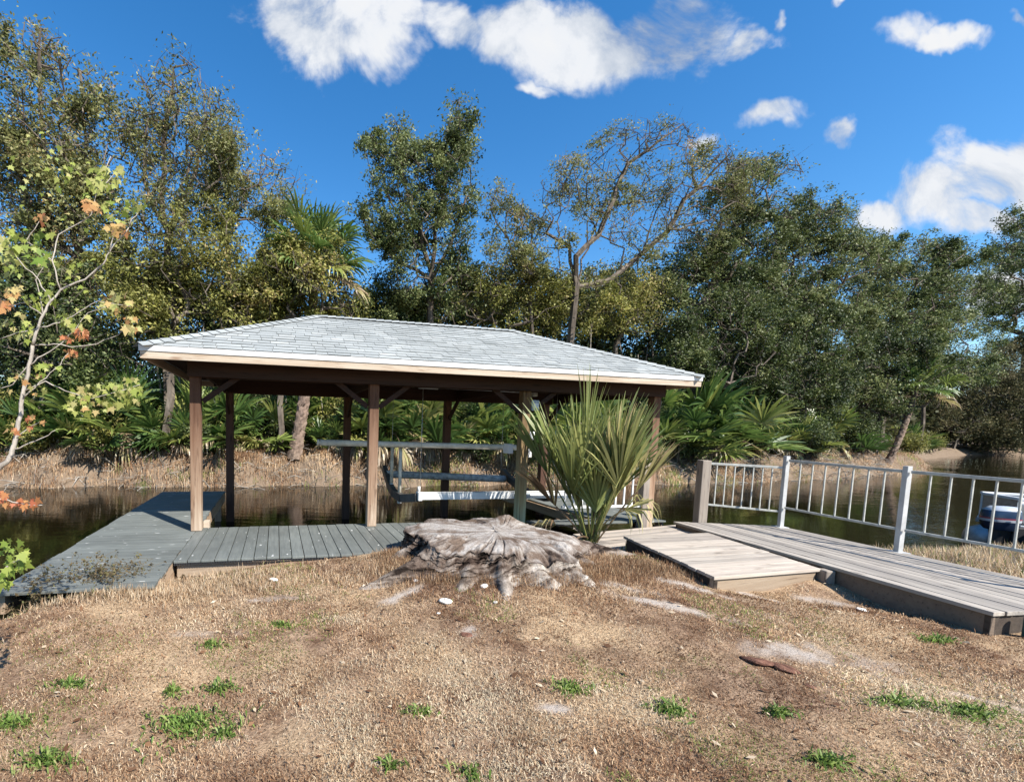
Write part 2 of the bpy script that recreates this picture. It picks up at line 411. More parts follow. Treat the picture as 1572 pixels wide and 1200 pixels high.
shade = ramp(nt, mth(nt, 'ADD', mth(nt, 'MULTIPLY', n1.outputs[0], .55), mth(nt, 'MULTIPLY', n2.outputs[0], .50)),
             [(.38, (.40, .47, .60)), (.47, (.62, .69, .80)), (.55, (.92, .95, 1.)), (.68, (1., 1., 1.))])
cbg = N('ShaderNodeBackground'); lk(nt, shade.outputs[0], cbg.inputs[0]); cbg.inputs[1].default_value = .47
mx = N('ShaderNodeMixShader'); lk(nt, al2, mx.inputs[0]); lk(nt, bg.outputs[0], mx.inputs[1]); lk(nt, cbg.outputs[0], mx.inputs[2])
wo = N('ShaderNodeOutputWorld'); lk(nt, mx.outputs[0], wo.inputs[0])

sl = bpy.data.lights.new("sun", 'SUN'); sl.energy = 5.0; sl.angle = radians(.53); sl.color = (1, .95, .87)
so = bpy.data.objects.new("sun", sl); link(so); so.location = (10, -10, 20)
so.rotation_euler = Vector(sd).to_track_quat('Z', 'Y').to_euler()

# ------------------------------------------------------------------ ground
WL = -.55
def vshore(u):          # near waterline
    return np.interp(u, [-60, -6, -3, -2.2, -1, 0, 2.5, 4, 6, 8.5, 10.5, 14, 60, 400], [-2, 2.6, 3.75, 4.5, 5.4, 5.9, 6.0, 5.5, 5.2, 5.25, 5.2, 5.35, 3, -10])
def vbank(u):           # far waterline
    w = .35 * np.sin(u * .9) * .4 + .22 * np.sin(u * 2.3 + 1)
    return np.interp(u, [-400, -8, 0, 16, 27, 42, 60, 95, 125, 400], [17, 15.1, 15.0, 14.8, 16.5, 21, 31, 44, 30, -60]) + w
def gheight(x, y):
    u = cos(A) * x + sin(A) * y; v = -sin(A) * x + cos(A) * y
    vs = vshore(u); vb = vbank(u)
    n = fbm(x * .9, y * .9, seed=3) * .035 + fbm(x * 4, y * 4, seed=9) * .016
    near = -.10 + n
    r = np.hypot((x - 1.7) / 1.9, (y - 5.05) / 1.15)
    near = near + .19 * np.exp(-(r ** 2) * .95)
    near = near - .15 * np.exp(-(((x - 4.3) / .9) ** 2 + ((y - 4.55) / .4) ** 2)) - .05 * np.exp(-(((x - 5.1) / .4) ** 2 + ((y - 4.2) / .8) ** 2))
    near = near + .07 * np.exp(-(((x + 2.7) / .9) ** 2 + ((y - 3.75) / .45) ** 2)) - .16 * sstep(5.5, 8.5, x) * sstep(3.5, 6.5, y)
    d = v - vs
    z = near + (-.95 - near) * sstep(-.75, .75, d)
    bank = .42 + .22 * sstep(1, 6, v - vb) + .25 * fbm(x * .35, y * .35, seed=5) * sstep(.5, 3, v - vb) + .10 * fbm(x * 1.7, y * 1.7, seed=6) + n
    zf = -1.0 + (bank + 1.0) * sstep(-.55, 1.5, v - vb)
    return np.where(v > 10, zf, z)

def axis_pts(fine, growth, lim):
    a = list(fine); s = a[1] - a[0]
    while a[-1] < lim[1]: s *= growth; a.append(a[-1] + s)
    b = [a[0]]; s = a[1] - a[0]
    while b[-1] > lim[0]: s *= growth; b.append(b[-1] - s)
    return np.array(b[:0:-1] + a)
gu = axis_pts(np.arange(-4, 9, .045), 1.045, (-900, 900))
gv = np.concatenate([axis_pts(np.arange(1.2, 7, .045), 1.06, (-300, 14))[:-1], np.arange(14.2, 19, .1)])
gv = np.concatenate([gv, axis_pts(np.array([19., 19.12]), 1.06, (19, 900))[0:]])
gv = np.unique(gv)
UU, VV = np.meshgrid(gu, gv)
XX = cos(A) * UU - sin(A) * VV; YY = sin(A) * UU + cos(A) * VV
ZZ = gheight(XX, YY)

def groundmat():
    m, nt, N = newmat('dry_lawn_soil')
    p = worldpos(nt)
    big = noise(nt, p, .9, 5, .6); mid = noise(nt, p, 5., 6, .65); fine = noise(nt, p, 60., 4, .7); vfine = noise(nt, p, 190., 3, .7)
    c = mixc(nt, ramp(nt, mid, [(.35, (0, 0, 0)), (.65, (1, 1, 1))]).outputs[0], (.14, .082, .05), (.36, .25, .165))
    c = mixc(nt, ramp(nt, big, [(.45, (0, 0, 0)), (.62, (1, 1, 1))]).outputs[0], c, (.43, .31, .19))
    c = mixc(nt, 1., c, ramp(nt, fine, [(.32, (.45, .42, .4)), (.6, (1.15, 1.15, 1.15))]).outputs[0], 'MULTIPLY')
    dp = N('ShaderNodeVectorMath'); dp.operation = 'DOT_PRODUCT'; lk(nt, p, dp.inputs[0]); dp.inputs[1].default_value = (-sin(A), cos(A), 0)
    c = mixc(nt, mth(nt, 'GREATER_THAN', dp.outputs['Value'], 11.), c, mixc(nt, mid, (.09, .065, .045), (.27, .20, .14)))
    sand = attr(nt)
    sm = mth(nt, 'MULTIPLY', sand, ramp(nt, mid, [(.32, (0, 0, 0)), (.5, (1, 1, 1))]).outputs[0])
    sc2 = mixc(nt, vfine, (.26, .21, .17), (.50, .44, .38))
    c = mixc(nt, sm, c, sc2)
    bsdf(nt, c, .95, bump=mth(nt, 'ADD', fine, mth(nt, 'MULTIPLY', mid, 2.)), bstr=.8, bdist=.02, spec=.1); return m
def sandmask(x, y):
    s = 0
    for (cx, cy, rx, ry, an) in ((3.2, 3.25, .62, .16, -.25), (3.85, 2.62, .5, .06, -.6), (1.05, 2.5, .1, .05, 0), (-1.25, 3.3, .28, .08, .1), (-.95, 4.0, .3, .08, .2),
                                 (2.55, 3.95, .55, .07, -.45), (2.2, 4.35, .5, .08, -.4), (3.1, 4.45, .45, .10, -.5), (.25, 4.1, .4, .07, .8), (.75, 3.45, .07, .1, 0), (3.9, 4.55, .4, .1, -.4), (4.6, 4.6, .3, .1, -.6)):
        dx, dy = x - cx, y - cy; a = dx * cos(an) + dy * sin(an); b = -dx * sin(an) + dy * cos(an)
        s = np.maximum(s, np.exp(-((a / rx) ** 2 + (b / ry) ** 2) * .8) * (1 + .5 * fbm(x * 9, y * 9, seed=31)))
    s = s + .55 * fbm(x * 5, y * 5, seed=33) * (s > .05) + .3 * fbm(x * 16, y * 16, seed=34) * (s > .05)
    return np.clip(s * 1.8 - .75, 0, 1)
g = grid_mesh('ground', np.stack([XX, YY, ZZ], -1), groundmat(), tint=sandmask(XX, YY))
tag(g, kind='structure')

# water
def watermat():
    m, nt, N = newmat('tannin_water')
    p = worldpos(nt, (.55, 1.6, 1))
    a = noise(nt, p, 2.0, 3, .5, .3); b = noise(nt, p, 9., 3, .55, .2)
    calm = ramp(nt, noise(nt, worldpos(nt), .22, 2), [(.4, (.25, .25, .25)), (.62, (1, 1, 1))]).outputs[0]
    h = mth(nt, 'MULTIPLY', mth(nt, 'ADD', a, mth(nt, 'MULTIPLY', b, .35)), calm)
    bb = bsdf(nt, (.008, .006, .0025), .035, bump=h, bstr=.20, bdist=.05, spec=.5)
    bb.inputs['IOR'].default_value = 1.33; return m
wv = np.array([[[*W(u, v)[:2], WL] for u in (-900, -60, -15, 15, 60, 900)] for v in (-300, -8, 4, 12, 30, 80, 900)])
wat = grid_mesh('water', wv, watermat()); tag(wat, kind='structure')

# ------------------------------------------------------------------ boathouse
bh = thing('boathouse', 'open timber boathouse with pale grey hipped shingle roof over the water', 'boathouse', W(0, 0), A)
PU = [-1.07, 1.40, 3.87, 6.32]
ZC = 2.12
for k, u in enumerate(PU):
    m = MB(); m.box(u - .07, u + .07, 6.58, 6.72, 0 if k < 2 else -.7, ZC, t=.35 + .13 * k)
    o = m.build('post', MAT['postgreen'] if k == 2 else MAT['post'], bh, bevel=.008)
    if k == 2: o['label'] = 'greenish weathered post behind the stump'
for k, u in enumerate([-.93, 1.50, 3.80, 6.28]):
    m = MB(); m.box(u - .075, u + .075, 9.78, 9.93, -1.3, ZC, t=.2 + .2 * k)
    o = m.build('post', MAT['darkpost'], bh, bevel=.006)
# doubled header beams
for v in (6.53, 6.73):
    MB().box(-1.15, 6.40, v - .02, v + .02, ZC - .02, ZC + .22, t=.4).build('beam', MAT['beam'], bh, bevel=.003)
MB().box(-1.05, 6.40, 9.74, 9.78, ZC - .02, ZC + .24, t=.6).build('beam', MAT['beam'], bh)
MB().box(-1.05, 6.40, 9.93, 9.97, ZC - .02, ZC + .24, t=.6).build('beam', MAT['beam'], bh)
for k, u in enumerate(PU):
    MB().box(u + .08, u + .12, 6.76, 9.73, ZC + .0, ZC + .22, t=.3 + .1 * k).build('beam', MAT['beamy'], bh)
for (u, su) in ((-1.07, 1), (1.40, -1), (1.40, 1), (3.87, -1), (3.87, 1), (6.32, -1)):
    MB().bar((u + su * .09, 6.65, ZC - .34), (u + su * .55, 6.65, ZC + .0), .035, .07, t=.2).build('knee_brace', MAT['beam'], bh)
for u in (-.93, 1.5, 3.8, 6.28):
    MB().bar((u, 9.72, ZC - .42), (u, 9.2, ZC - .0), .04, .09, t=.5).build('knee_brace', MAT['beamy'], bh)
# roof planes: eave rectangle and ridge
E0, E1, G0, G1 = -1.62, 6.70, 6.13, 10.37
ZE, ZR, R0, R1 = 2.415, 3.39, .70, 4.46
VM = (G0 + G1) / 2
cor = [Vector((E0, G0, ZE)), Vector((E1, G0, ZE)), Vector((E1, G1, ZE)), Vector((E0, G1, ZE))]
ra, rb = Vector((R0, VM, ZR)), Vector((R1, VM, ZR))
sheath = MB(); q = .045
dn = Vector((0, 0, -q))
b = 0
for tri in ((cor[0], cor[1], rb, ra), (cor[2], cor[3], ra, rb)):
    sheath.hexa([p + dn for p in tri] + [p for p in tri], .3)
for tri in ((cor[1], cor[2], rb), (cor[3], cor[0], ra)):
    b = len(sheath.V); sheath.V += [tuple(p + dn) for p in tri] + [tuple(p) for p in tri]
    for f in ((2, 1, 0), (3, 4, 5), (0, 1, 4, 3), (1, 2, 5, 4), (2, 0, 3, 5)):
        sheath.F.append([b + i for i in f]); sheath.T.append(.3); sheath.S.append(False)
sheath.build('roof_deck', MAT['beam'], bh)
# shingles: every tab a thin tilted slab, course by course
tabs, tt = [], []
def slope(a, b_, c, d):
    """a->b eave, d->c top"""
    e = (b_ - a); L = e.length; e.normalize()
    up = ((d + c) / 2 - (a + b_) / 2); up = up - e * up.dot(e); S = up.length; up.normalize()
    nrm = e.cross(up).normalized()
    l0, l1 = (d - a).dot(e), (c - a).dot(e)
    ex = .13; nc = int(S / ex) + 1
    for i in range(nc):
        s0 = i * ex - .012; s1 = min((i + 1) * ex + .02, S)
        if s0 >= S - .02: break
        f0 = max(s0, 0) / S; x0 = l0 * f0; x1 = L + (l1 - L) * f0; f1 = s1 / S; y0 = l0 * f1; y1 = L + (l1 - L) * f1
        x = x0 - ((i * .437) % 1) * .3
        while x < x1:
            w = random.choice((.16, .2, .25, .31)) + random.uniform(-.01, .01)
            xa, xb = max(x, x0), min(x + w - .005, x1)
            x += w
            if xb - xa < .02: continue
            ta, tb = min(max(xa, y0), y1), max(min(xb, y1), y0)
            if tb < ta: ta = tb = (ta + tb) / 2
            hh = random.uniform(.011, .018); h2 = .004 + random.uniform(0, .002)
            P0 = a + e * xa + up * s0 + nrm * hh; P1 = a + e * xb + up * s0 + nrm * hh
            P2 = a + e * tb + up * s1 + nrm * h2; P3 = a + e * ta + up * s1 + nrm * h2
            t = random.betavariate(2.2, 2.0)
            tabs.append([P0, P1, P2, P3]); tt.append(t)
            dnn = nrm * (hh - .001)
            tabs.append([P0 - dnn, P1 - dnn, P1, P0]); tt.append(-1.)  # front edge tinted dark: course shadow put into the colour
slope(cor[0], cor[1], rb, ra); slope(cor[2], cor[3], ra, rb)
slope(cor[1], cor[2], rb, rb); slope(cor[3], cor[0], ra, ra)
roof = poly_mesh('roof', np.array([[tuple(p) for p in f] for f in tabs]), 4, MAT['shingle'], bh, tint=tt)
caps = []; ct = []
def capline(p, q_, w=.13):
    d = q_ - p; L = d.length; d.normalize(); s = d.cross(Vector((0, 0, 1))).normalized(); k = 0.
    n = int(L / .14)
    for i in range(n):
        a0 = p + d * (L * i / n - .03); a1 = p + d * (L * (i + 1) / n)
        u0, u1 = Vector((0, 0, .040)), Vector((0, 0, .026)); dz = Vector((0, 0, -.055))
        t = random.betavariate(2, 2)
        caps.append([a0 + u0, a1 + u1, a1 + s * w + u1 + dz, a0 + s * w + u0 + dz]); ct.append(t)
        caps.append([a0 - s * w + u0 + dz, a1 - s * w + u1 + dz, a1 + u1, a0 + u0]); ct.append(t)
for p in (0, 3): capline(cor[p], ra)
for p in (1, 2): capline(cor[p], rb)
capline(rb, ra)
poly_mesh('ridge_cap', np.array([[tuple(p) for p in f] for f in caps]), 4, MAT['shingle'], roof, tint=ct)
for (x0, x1, y0, y1, mt) in ((E0, E1, G0, G0 + .038, 'fascia'), (E0, E1, G1 - .038, G1, 'fascia'), (E0, E0 + .038, G0 + .04, G1 - .04, 'fasciay'), (E1 - .038, E1, G0 + .04, G1 - .04, 'fasciay')):
    MB().box(x0, x1, y0, y1, 2.255, 2.362, t=.7).build('fascia_board', MAT[mt], bh, bevel=.003)
w = .012
MB().box(E0 - w, E1 + w, G0 - w, G0 + .03, 2.345, 2.425).box(E0 - w, E1 + w, G1 - .03, G1 + w, 2.345, 2.425).box(E0 - w, E0 + .03, G0 + .031, G1 - .031, 2.345, 2.425).box(E1 - .03, E1 + w, G0 + .031, G1 - .031, 2.345, 2.425).build('drip_edge', MAT['drip'], bh, bevel=.003)
for i in range(13):
    u = E0 + .35 + i * .635
    if u < R0: top = ra + (Vector((E0, VM, ZE)) - ra) * ((R0 - u) / (R0 - E0))
    elif u > R1: top = rb + (Vector((E1, VM, ZE)) - rb) * ((u - R1) / (E1 - R1))
    else: top = Vector((u, VM, ZR))
    f = 1. if R0 <= u <= R1 else (top.z - ZE) / (ZR - ZE)
    for sg, g0 in ((1, G0), (-1, G1)):
        y1 = g0 + sg * (abs(VM - g0) * f)
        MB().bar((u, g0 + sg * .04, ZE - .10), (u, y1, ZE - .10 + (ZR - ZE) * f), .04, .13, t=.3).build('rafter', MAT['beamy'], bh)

# ------------------------------------------------------------------ boat lift hung in the slip
bl = thing('boat_lift', 'aluminium boat lift cradle hanging by cables inside the boathouse', 'boat lift', W(0, 0), A)
LU0, LU1 = 2.36, 5.30
MB().box(LU0, LU1, 7.28, 7.36, .275, .39).box(LU0, LU1, 7.272, 7.368, .391, .40).build('bunk_beam', MAT['white'], bl, bevel=.004)
MB().box(2.33, 2.40, 7.24, 7.40, .262, .41).build('beam_bracket', MAT['white'], bl, bevel=.01)
MB().box(4.12, 4.42, 7.262, 7.268, .285, .375).build('beam_shadow_patch', MAT['ebox'], bl)  # thin grey plate standing in for a shadow across the white beam
MB().tube([(2.36, 7.32, .41), (2.36, 7.32, .50)], .025).build('cable_clamp', MAT['white'], bl)
MB().tube([(2.20, 9.0, .53), (4.85, 9.0, .42)], .075, 10).build('carpet_bunk', MAT['bunk'], bl)
m = MB()
pts = [(2.22, 9.3, .62), (2.20, 9.0, .50), (2.14, 8.5, .37), (2.10, 8.0, .29), (2.14, 7.6, .26), (2.33, 7.32, .31)]
for a_, b_ in zip(pts, pts[1:]): m.bar(a_, b_, .09, .14)
m.build('cradle_beam', MAT['darksteel'], bl)
m = MB(); pts = [(4.95, 9.3, .55), (4.92, 8.9, .42), (4.9, 8.2, .25), (4.9, 7.5, .25), (4.9, 7.36, .3)]
for a_, b_ in zip(pts, pts[1:]): m.bar(a_, b_, .09, .14)
m.build('cradle_beam', MAT['darksteel'], bl)
for (x, y, z0, z1) in ((2.14, 8.35, .42, 1.16), (2.14, 7.75, .22, 1.19)):
    MB().tube([(x, y, z0), (x, y, z1)], .032).build('guide_post', MAT['pipe'], bl)
    MB().tube([(x, y, z0 - .08), (x, y, z0)], .04).build('post_foot', MAT['white'], bl)
MB().tube([(.69, 7.62, 1.205), (4.45, 7.62, 1.165)], .052, 12).tube([(.66, 7.62, 1.206), (.69, 7.62, 1.205)], .058, 12).build('guide_pole', MAT['pipe'], bl)
for x in (2.38, 4.9):
    for y in (7.32, 9.3):
        MB().tube([(x, y, .48), (x, y, 2.2)], .005, 5).build('cable', MAT['galv'], bl)
m = MB(); m.box(2.12, 2.60, 6.86, 6.90, 2.225, 2.255).box(2.12, 2.16, 6.86, 7.1, 2.13, 2.25).box(2.56, 2.60, 6.86, 7.1, 2.13, 2.25)
m.build('winch_frame', MAT['galv'], bl)
MB().tube([(2.05, 7.0, 2.155), (4.1, 7.0, 2.14)], .03, 10).build('winch_shaft', MAT['galv'], bl)
MB().tube([(2.2, 7.0, 2.155), (2.52, 7.0, 2.153)], .05, 12).build('winch_drum', MAT['galv'], bl)
m = MB(); m.box(4.2, 4.28, 6.96, 7.04, 2.06, 2.16); m.build('shaft_bearing', MAT['galv'], bl)
t = thing('switch_box', 'small grey plastic switch box on the third front post', 'switch box', W(3.95, 6.62, 1.80), A)
MB().box(0, .13, -.05, .05, 0, .17).build('box', MAT['ebox'], t, bevel=.01); MB().box(.02, .11, -.065, -.05, .04, .12).build('cover', MAT['white'], t, bevel=.004)
t = thing('outlet_box', 'white outlet box on the post above the guide pole', 'outlet box', W(3.95, 6.64, 1.34), A)
MB().box(0, .09, -.05, .05, 0, .13).build('box', MAT['white'], t, bevel=.01); MB().box(.015, .075, -.06, -.05, .02, .11).build('lid', MAT['white'], t, bevel=.003)
t = thing('pole_bracket', 'pair of white brackets holding the guide pole at the third post', 'bracket', W(3.87, 6.9, 1.14), A)
MB().box(-.16, -.08, -.1, .1, -.04, .12).build('bracket', MAT['white'], t, bevel=.008); MB().box(.10, .26, -.1, .1, -.10, .06).build('bracket', MAT['white'], t, bevel=.008)
t = thing('cable_cleat', 'white cleat fitting beside the greenish post over the white beam', 'cleat', W(4.1, 7.0, .34), A)
MB().box(-.10, .05, -.05, .05, -.02, .12).tube([(-.08, -.07, .1), (.03, -.07, 0)], .02).build('cleat', MAT['white'], t, bevel=.02)

# ------------------------------------------------------------------ docks
def boards(name, mat, parent, u0, u1, v0, v1, z, along='u', w=.14, gap=.007, th=.028, jag=.01):
    m = MB(); a = v0 if along == 'u' else u0; e = v1 if along == 'u' else u1
    while a < e - .02:
        b_ = min(a + w, e); j0, j1 = random.uniform(-jag, jag), random.uniform(-jag, jag); dz = random.uniform(-.0015, .0015)
        if along == 'u': m.box(u0 + j0, u1 + j1, a, b_ - gap, z - th, z + dz)
        else: m.box(a, b_ - gap, v0 + j0, v1 + j1, z - th, z + dz)
        a = b_
    return m.build(name, mat, parent, bevel=.003)

dk = thing('dock', 'grey composite finger dock running out along the left of the boathouse', 'dock', W(0, 0), A)
boards('decking', MAT['decku'], dk, -2.36, -1.085, 4.42, 10.45, -.002, 'u', .14, .006)
for (x0, x1) in ((-2.35, -2.31), (-1.13, -1.09)):
    MB().box(x0, x1, 4.5, 10.44, -.22, -.032).build('rim_board', MAT['rimy'], dk)
MB().box(-2.31, -1.13, 10.40, 10.44, -.22, -.032).build('rim_board', MAT['rim'], dk)
for (x, y) in ((-2.25, 7.2), (-2.25, 9.9), (-1.18, 7.42), (-1.18, 9.9)):
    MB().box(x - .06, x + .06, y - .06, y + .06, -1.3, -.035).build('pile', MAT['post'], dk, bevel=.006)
MB().box(-1.088, -1.0, 7.33, 7.45, -.55, -.02, t=.9).build('bracket_block', MAT['fascia'], dk, bevel=.005)

wk = thing('walkway', 'grey composite walkway with lengthwise planks in front of the boathouse posts', 'walkway', W(0, 0), A)
boards('decking', MAT['deckv'], wk, -1.075, 2.9, 5.19, 6.80, -.002, 'v', .14, .008)
m = MB(); m.box(-1.05, 2.9, 5.22, 5.26, -.19, -.048, t=.7); m.build('rim_board', MAT['rim'], wk, bevel=.004)
m = MB()
for i in range(210):
    x = -1.07 + i * .0172; m.box(x, x + .010, 5.175, 5.20, -.052, -.030, t=.1)
m.build('board_comb_edge', MAT['black'], wk)
MB().box(-1.05, 2.9, 6.74, 6.78, -.20, -.032).build('rim_board', MAT['rim'], wk)
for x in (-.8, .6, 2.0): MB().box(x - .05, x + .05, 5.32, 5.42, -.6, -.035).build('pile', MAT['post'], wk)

gd = thing('dock', 'short grey composite dock at the right end of the boathouse slip', 'dock', W(0, 0), A)
boards('decking', MAT['decku'], gd, 5.55, 6.80, 6.70, 10.45, -.06, 'u')
boards('end_decking', MAT['decku'], gd, 4.2, 5.54, 6.70, 7.0, -.06, 'u')
MB().box(5.5, 5.54, 7.02, 10.4, -.26, -.095).box(6.75, 6.79, 6.75, 10.4, -.26, -.095).build('rim_board', MAT['rimy'], gd)
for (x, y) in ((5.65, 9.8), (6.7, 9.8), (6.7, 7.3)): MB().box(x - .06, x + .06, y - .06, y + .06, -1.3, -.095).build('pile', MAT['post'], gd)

def quad_deck(name, label, cat, P0, P1, P2, P3, n, mats, along=0, th=.035, skirt=.14, gap=.05, jag=.012, group=None):
    """plank deck over the quad P0 P1 P2 P3 (P0->P1 near edge, P3->P2 far edge); planks run P0->P1 (along=0) or P0->P3"""
    P0, P1, P2, P3 = [Vector(p) for p in (P0, P1, P2, P3)]
    base = (P0 + P1 + P2 + P3) / 4; d = (P1 - P0) if along == 0 else (P3 - P0); ang = math.atan2(d.y, d.x) - (0 if along == 0 else pi / 2)
    o = thing(name, label, cat, (base.x, base.y, 0), ang, group)
    Rm = Matrix.Rotation(-ang, 3, 'Z')
    L = [Rm @ (p - Vector((base.x, base.y, 0))) for p in (P0, P1, P2, P3)]
    if along == 0: a0, a1, b0, b1 = L[0], L[3], L[1], L[2]
    else: a0, a1, b0, b1 = L[0], L[1], L[3], L[2]
    m = MB()
    for i in range(n):
        f0 = i / n; f1 = (i + 1 - gap) / n; s = a0.lerp(a1, f0); s2 = a0.lerp(a1, f1); e = b0.lerp(b1, f0); e2 = b0.lerp(b1, f1)
        dd = (e - s).normalized(); j0 = dd * random.uniform(-jag, jag); j1 = dd * random.uniform(-jag, jag); dz = Vector((0, 0, random.uniform(-.003, .003)))
        lo = Vector((0, 0, -th))
        c = [s + j0 + dz, e + j1 + dz, e2 + j1 + dz, s2 + j0 + dz]
        if (e - s).cross(s2 - s).z < 0: c = [c[3], c[2], c[1], c[0]]
        m.hexa([p + lo for p in c] + c)
    m.build('planks', mats[0], o, bevel=.004)
    lo = Vector((0, 0, -th - .004)); ce = (L[0] + L[1] + L[2] + L[3]) / 4
    for i in range(4):
        p, q_ = L[i], L[(i + 1) % 4]; d2 = (q_ - p).normalized(); s = Vector((-d2.y, d2.x, 0)).normalized()
        if s.dot(ce - (p + q_) / 2) < 0: s = -s
        z = Vector((0, 0, -skirt / 2))
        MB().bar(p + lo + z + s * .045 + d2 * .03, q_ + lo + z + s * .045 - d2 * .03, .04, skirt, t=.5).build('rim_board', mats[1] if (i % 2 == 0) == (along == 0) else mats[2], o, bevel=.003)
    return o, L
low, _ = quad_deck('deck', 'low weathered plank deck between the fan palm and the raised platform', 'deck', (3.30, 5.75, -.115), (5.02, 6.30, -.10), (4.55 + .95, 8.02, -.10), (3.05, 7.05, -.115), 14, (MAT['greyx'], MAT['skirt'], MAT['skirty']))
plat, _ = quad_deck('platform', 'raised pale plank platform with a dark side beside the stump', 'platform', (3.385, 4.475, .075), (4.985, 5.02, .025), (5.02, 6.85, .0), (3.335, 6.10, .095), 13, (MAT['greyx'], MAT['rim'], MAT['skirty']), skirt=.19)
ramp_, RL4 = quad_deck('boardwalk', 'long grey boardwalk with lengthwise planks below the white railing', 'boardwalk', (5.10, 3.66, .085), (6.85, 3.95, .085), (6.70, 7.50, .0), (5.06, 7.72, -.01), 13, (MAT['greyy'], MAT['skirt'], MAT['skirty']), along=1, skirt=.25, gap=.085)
m = MB(); Rz = Matrix.Rotation(-ramp_.rotation_euler.z, 3, 'Z')
def loc2(o, p): return Matrix.Rotation(-o.rotation_euler.z, 3, 'Z') @ (Vector(p) - Vector(o.location))
p = loc2(ramp_, (5.03, 5.02, 0)); MB().box(p.x - .05, p.x + .06, p.y - .07, p.y + .05, -.45, .015).build('pile', MAT['greyz'], ramp_, bevel=.012)
p = loc2(ramp_, (5.38, 3.66, 0)); MB().tube([(p.x, p.y - .02, -.35), (p.x, p.y - .02, .06)], .035, 12).build('pipe_stub', MAT['greenpipe'], ramp_)
for (x, y) in ((5.2, 6.6), (6.6, 6.9), (6.65, 5.2)):
    p = loc2(ramp_, (x, y, 0)); MB().box(p.x - .06, p.x + .06, p.y - .06, p.y + .06, -1.2, -.05).build('pile', MAT['greyz'], ramp_)

# railing on the boardwalk: one timber post, square white posts, baluster panels
rl = thing('railing', 'white metal baluster railing along the canal side of the boardwalk', 'railing', (5.55, 7.78, 0))
def rb_(p, q_, w, name, mat, h=None, t=None, par=None, org=None):
    o_ = Vector(org if org is not None else rl.location)
    MB().bar(Vector(p) - o_, Vector(q_) - o_, w, h or w, t=t).build(name, mat, par or rl, bevel=.004)
PA, PB = Vector((6.61, 7.40, 0)), Vector((6.73, 5.80, 0)); P0 = Vector((5.54, 7.75, -.1)); PC = PB + (PB - PA) * 1.25
MB().box(-.075, .075, -.075, .075, -.6, 1.05, t=.4).build('wood_post', MAT['greyz'], rl, bevel=.01)
for p_, top, zb in ((PA, 1.17, .0), (PB, 1.15, .03), (PC, 1.15, .07)):
    rb_((p_.x, p_.y, zb), (p_.x, p_.y, top), .062, 'metal_post', MAT['railpost'])
    rb_((p_.x, p_.y, zb - .0), (p_.x, p_.y, zb + .012), .16, 'post_flange', MAT['railpost'])
def panel(a, b_, zt, zb, n):
    a = Vector(a); b_ = Vector(b_); d = (b_ - a).normalized(); a2 = a + d * .05; b2 = b_ - d * .05
    zz = Vector((0, 0, 1))
    rb_(a2 + zz * zt[0], b2 + zz * zt[1], .03, 'top_rail', MAT['rail'], .038); rb_(a2 + zz * zb[0], b2 + zz * zb[1], .026, 'bottom_rail', MAT['rail'], .032)
    for i in range(n):
        f = (i + 1) / (n + 1); p = a2.lerp(b2, f)
        rb_(p + zz * (zb[0] + (zb[1] - zb[0]) * f), p + zz * (zt[0] + (zt[1] - zt[0]) * f), .018, 'baluster', MAT['rail'])
panel((P0.x, P0.y, 0), (PA.x, PA.y, 0), (1.0, .98), (.30, .26), 7)
panel(PA, PB, (1.10, 1.08), (.33, .33), 7)
panel(PB, PC, (1.08, 1.08), (.33, .36), 9)

rw = thing('railing', 'short railing with a wooden cap rail at the right end of the boathouse', 'railing', (4.55, 7.78, -.1), radians(12))
MB().box(-.06, .06, -.06, .06, -.5, 1.10, t=.3).build('wood_post', MAT['greyz'], rw, bevel=.008)
MB().box(-1.6, .07, -.05, .05, 1.102, 1.15, t=.6).build('cap_rail', MAT['greyx'], rw, bevel=.005)
MB().box(-1.56, -.06, -.02, .02, .96, 1.00).build('top_rail', MAT['white'], rw); MB().box(-1.56, -.06, -.02, .02, .32, .36).build('bottom_rail', MAT['white'], rw)
for i in range(9): MB().box(-.24 - i * .16, -.215 - i * .16, -.011, .011, .361, .959).build('baluster', MAT['white'], rw)

# ------------------------------------------------------------------ pontoon boat at the right edge
bt = thing('pontoon_boat', 'grey and white pontoon boat with an outboard motor moored behind the railing', 'boat', (11.57, 8.02, WL), radians(-114))
# local: -y is the stern side, +y the bow
for sx_ in (-.95, .95):
    m = MB(); ys = [-.25, -.18, 0, 2, 4.6, 5.2, 5.5]; rr = [.05, .22, .29, .29, .29, .2, .04]
    m.tube([(sx_, y, .12) for y in ys], rr, 18); m.build('pontoon', MAT['galv'], bt)
MB().box(-1.2, 1.2, 0, 5.0, .42, .50).build('deck', MAT['ebox'], bt, bevel=.01)
for sx_ in (-1.17, 1.17):
    m = MB(); m.box(sx_ - .015, sx_ + .015, .05, 4.7, .54, .98); m.build('side_panel', MAT['galv'], bt)
    m = MB(); m.box(sx_ - .03, sx_ + .03, .02, 4.75, .985, 1.03).box(sx_ - .03, sx_ + .03, .02, 4.75, .50, .54)
    for y in (.05, 1.2, 2.4, 3.6, 4.7): m.box(sx_ - .02, sx_ + .02, y - .02, y + .02, .5, .985)
    m.build('side_rail', MAT['white'], bt, bevel=.006)
for q_ in (-1.15, .35): MB().box(q_, q_ + .8, .04, .07, .54, .96).build('stern_panel', MAT['galv'], bt)
for q_ in (-1.15, .30): MB().box(q_, q_ + .85, .02, .09, .965, 1.02).build('stern_rail', MAT['white'], bt, bevel=.01)
MB().box(-1.0, -.4, .2, .9, .5, .9).box(.4, 1.0, .2, .9, .5, .9).build('seat', MAT['white'], bt, bevel=.05)
MB().box(-.05, .75, 2.6, 3.1, .5, 1.15).build('helm_console', MAT['ebox'], bt, bevel=.05)
m = MB()
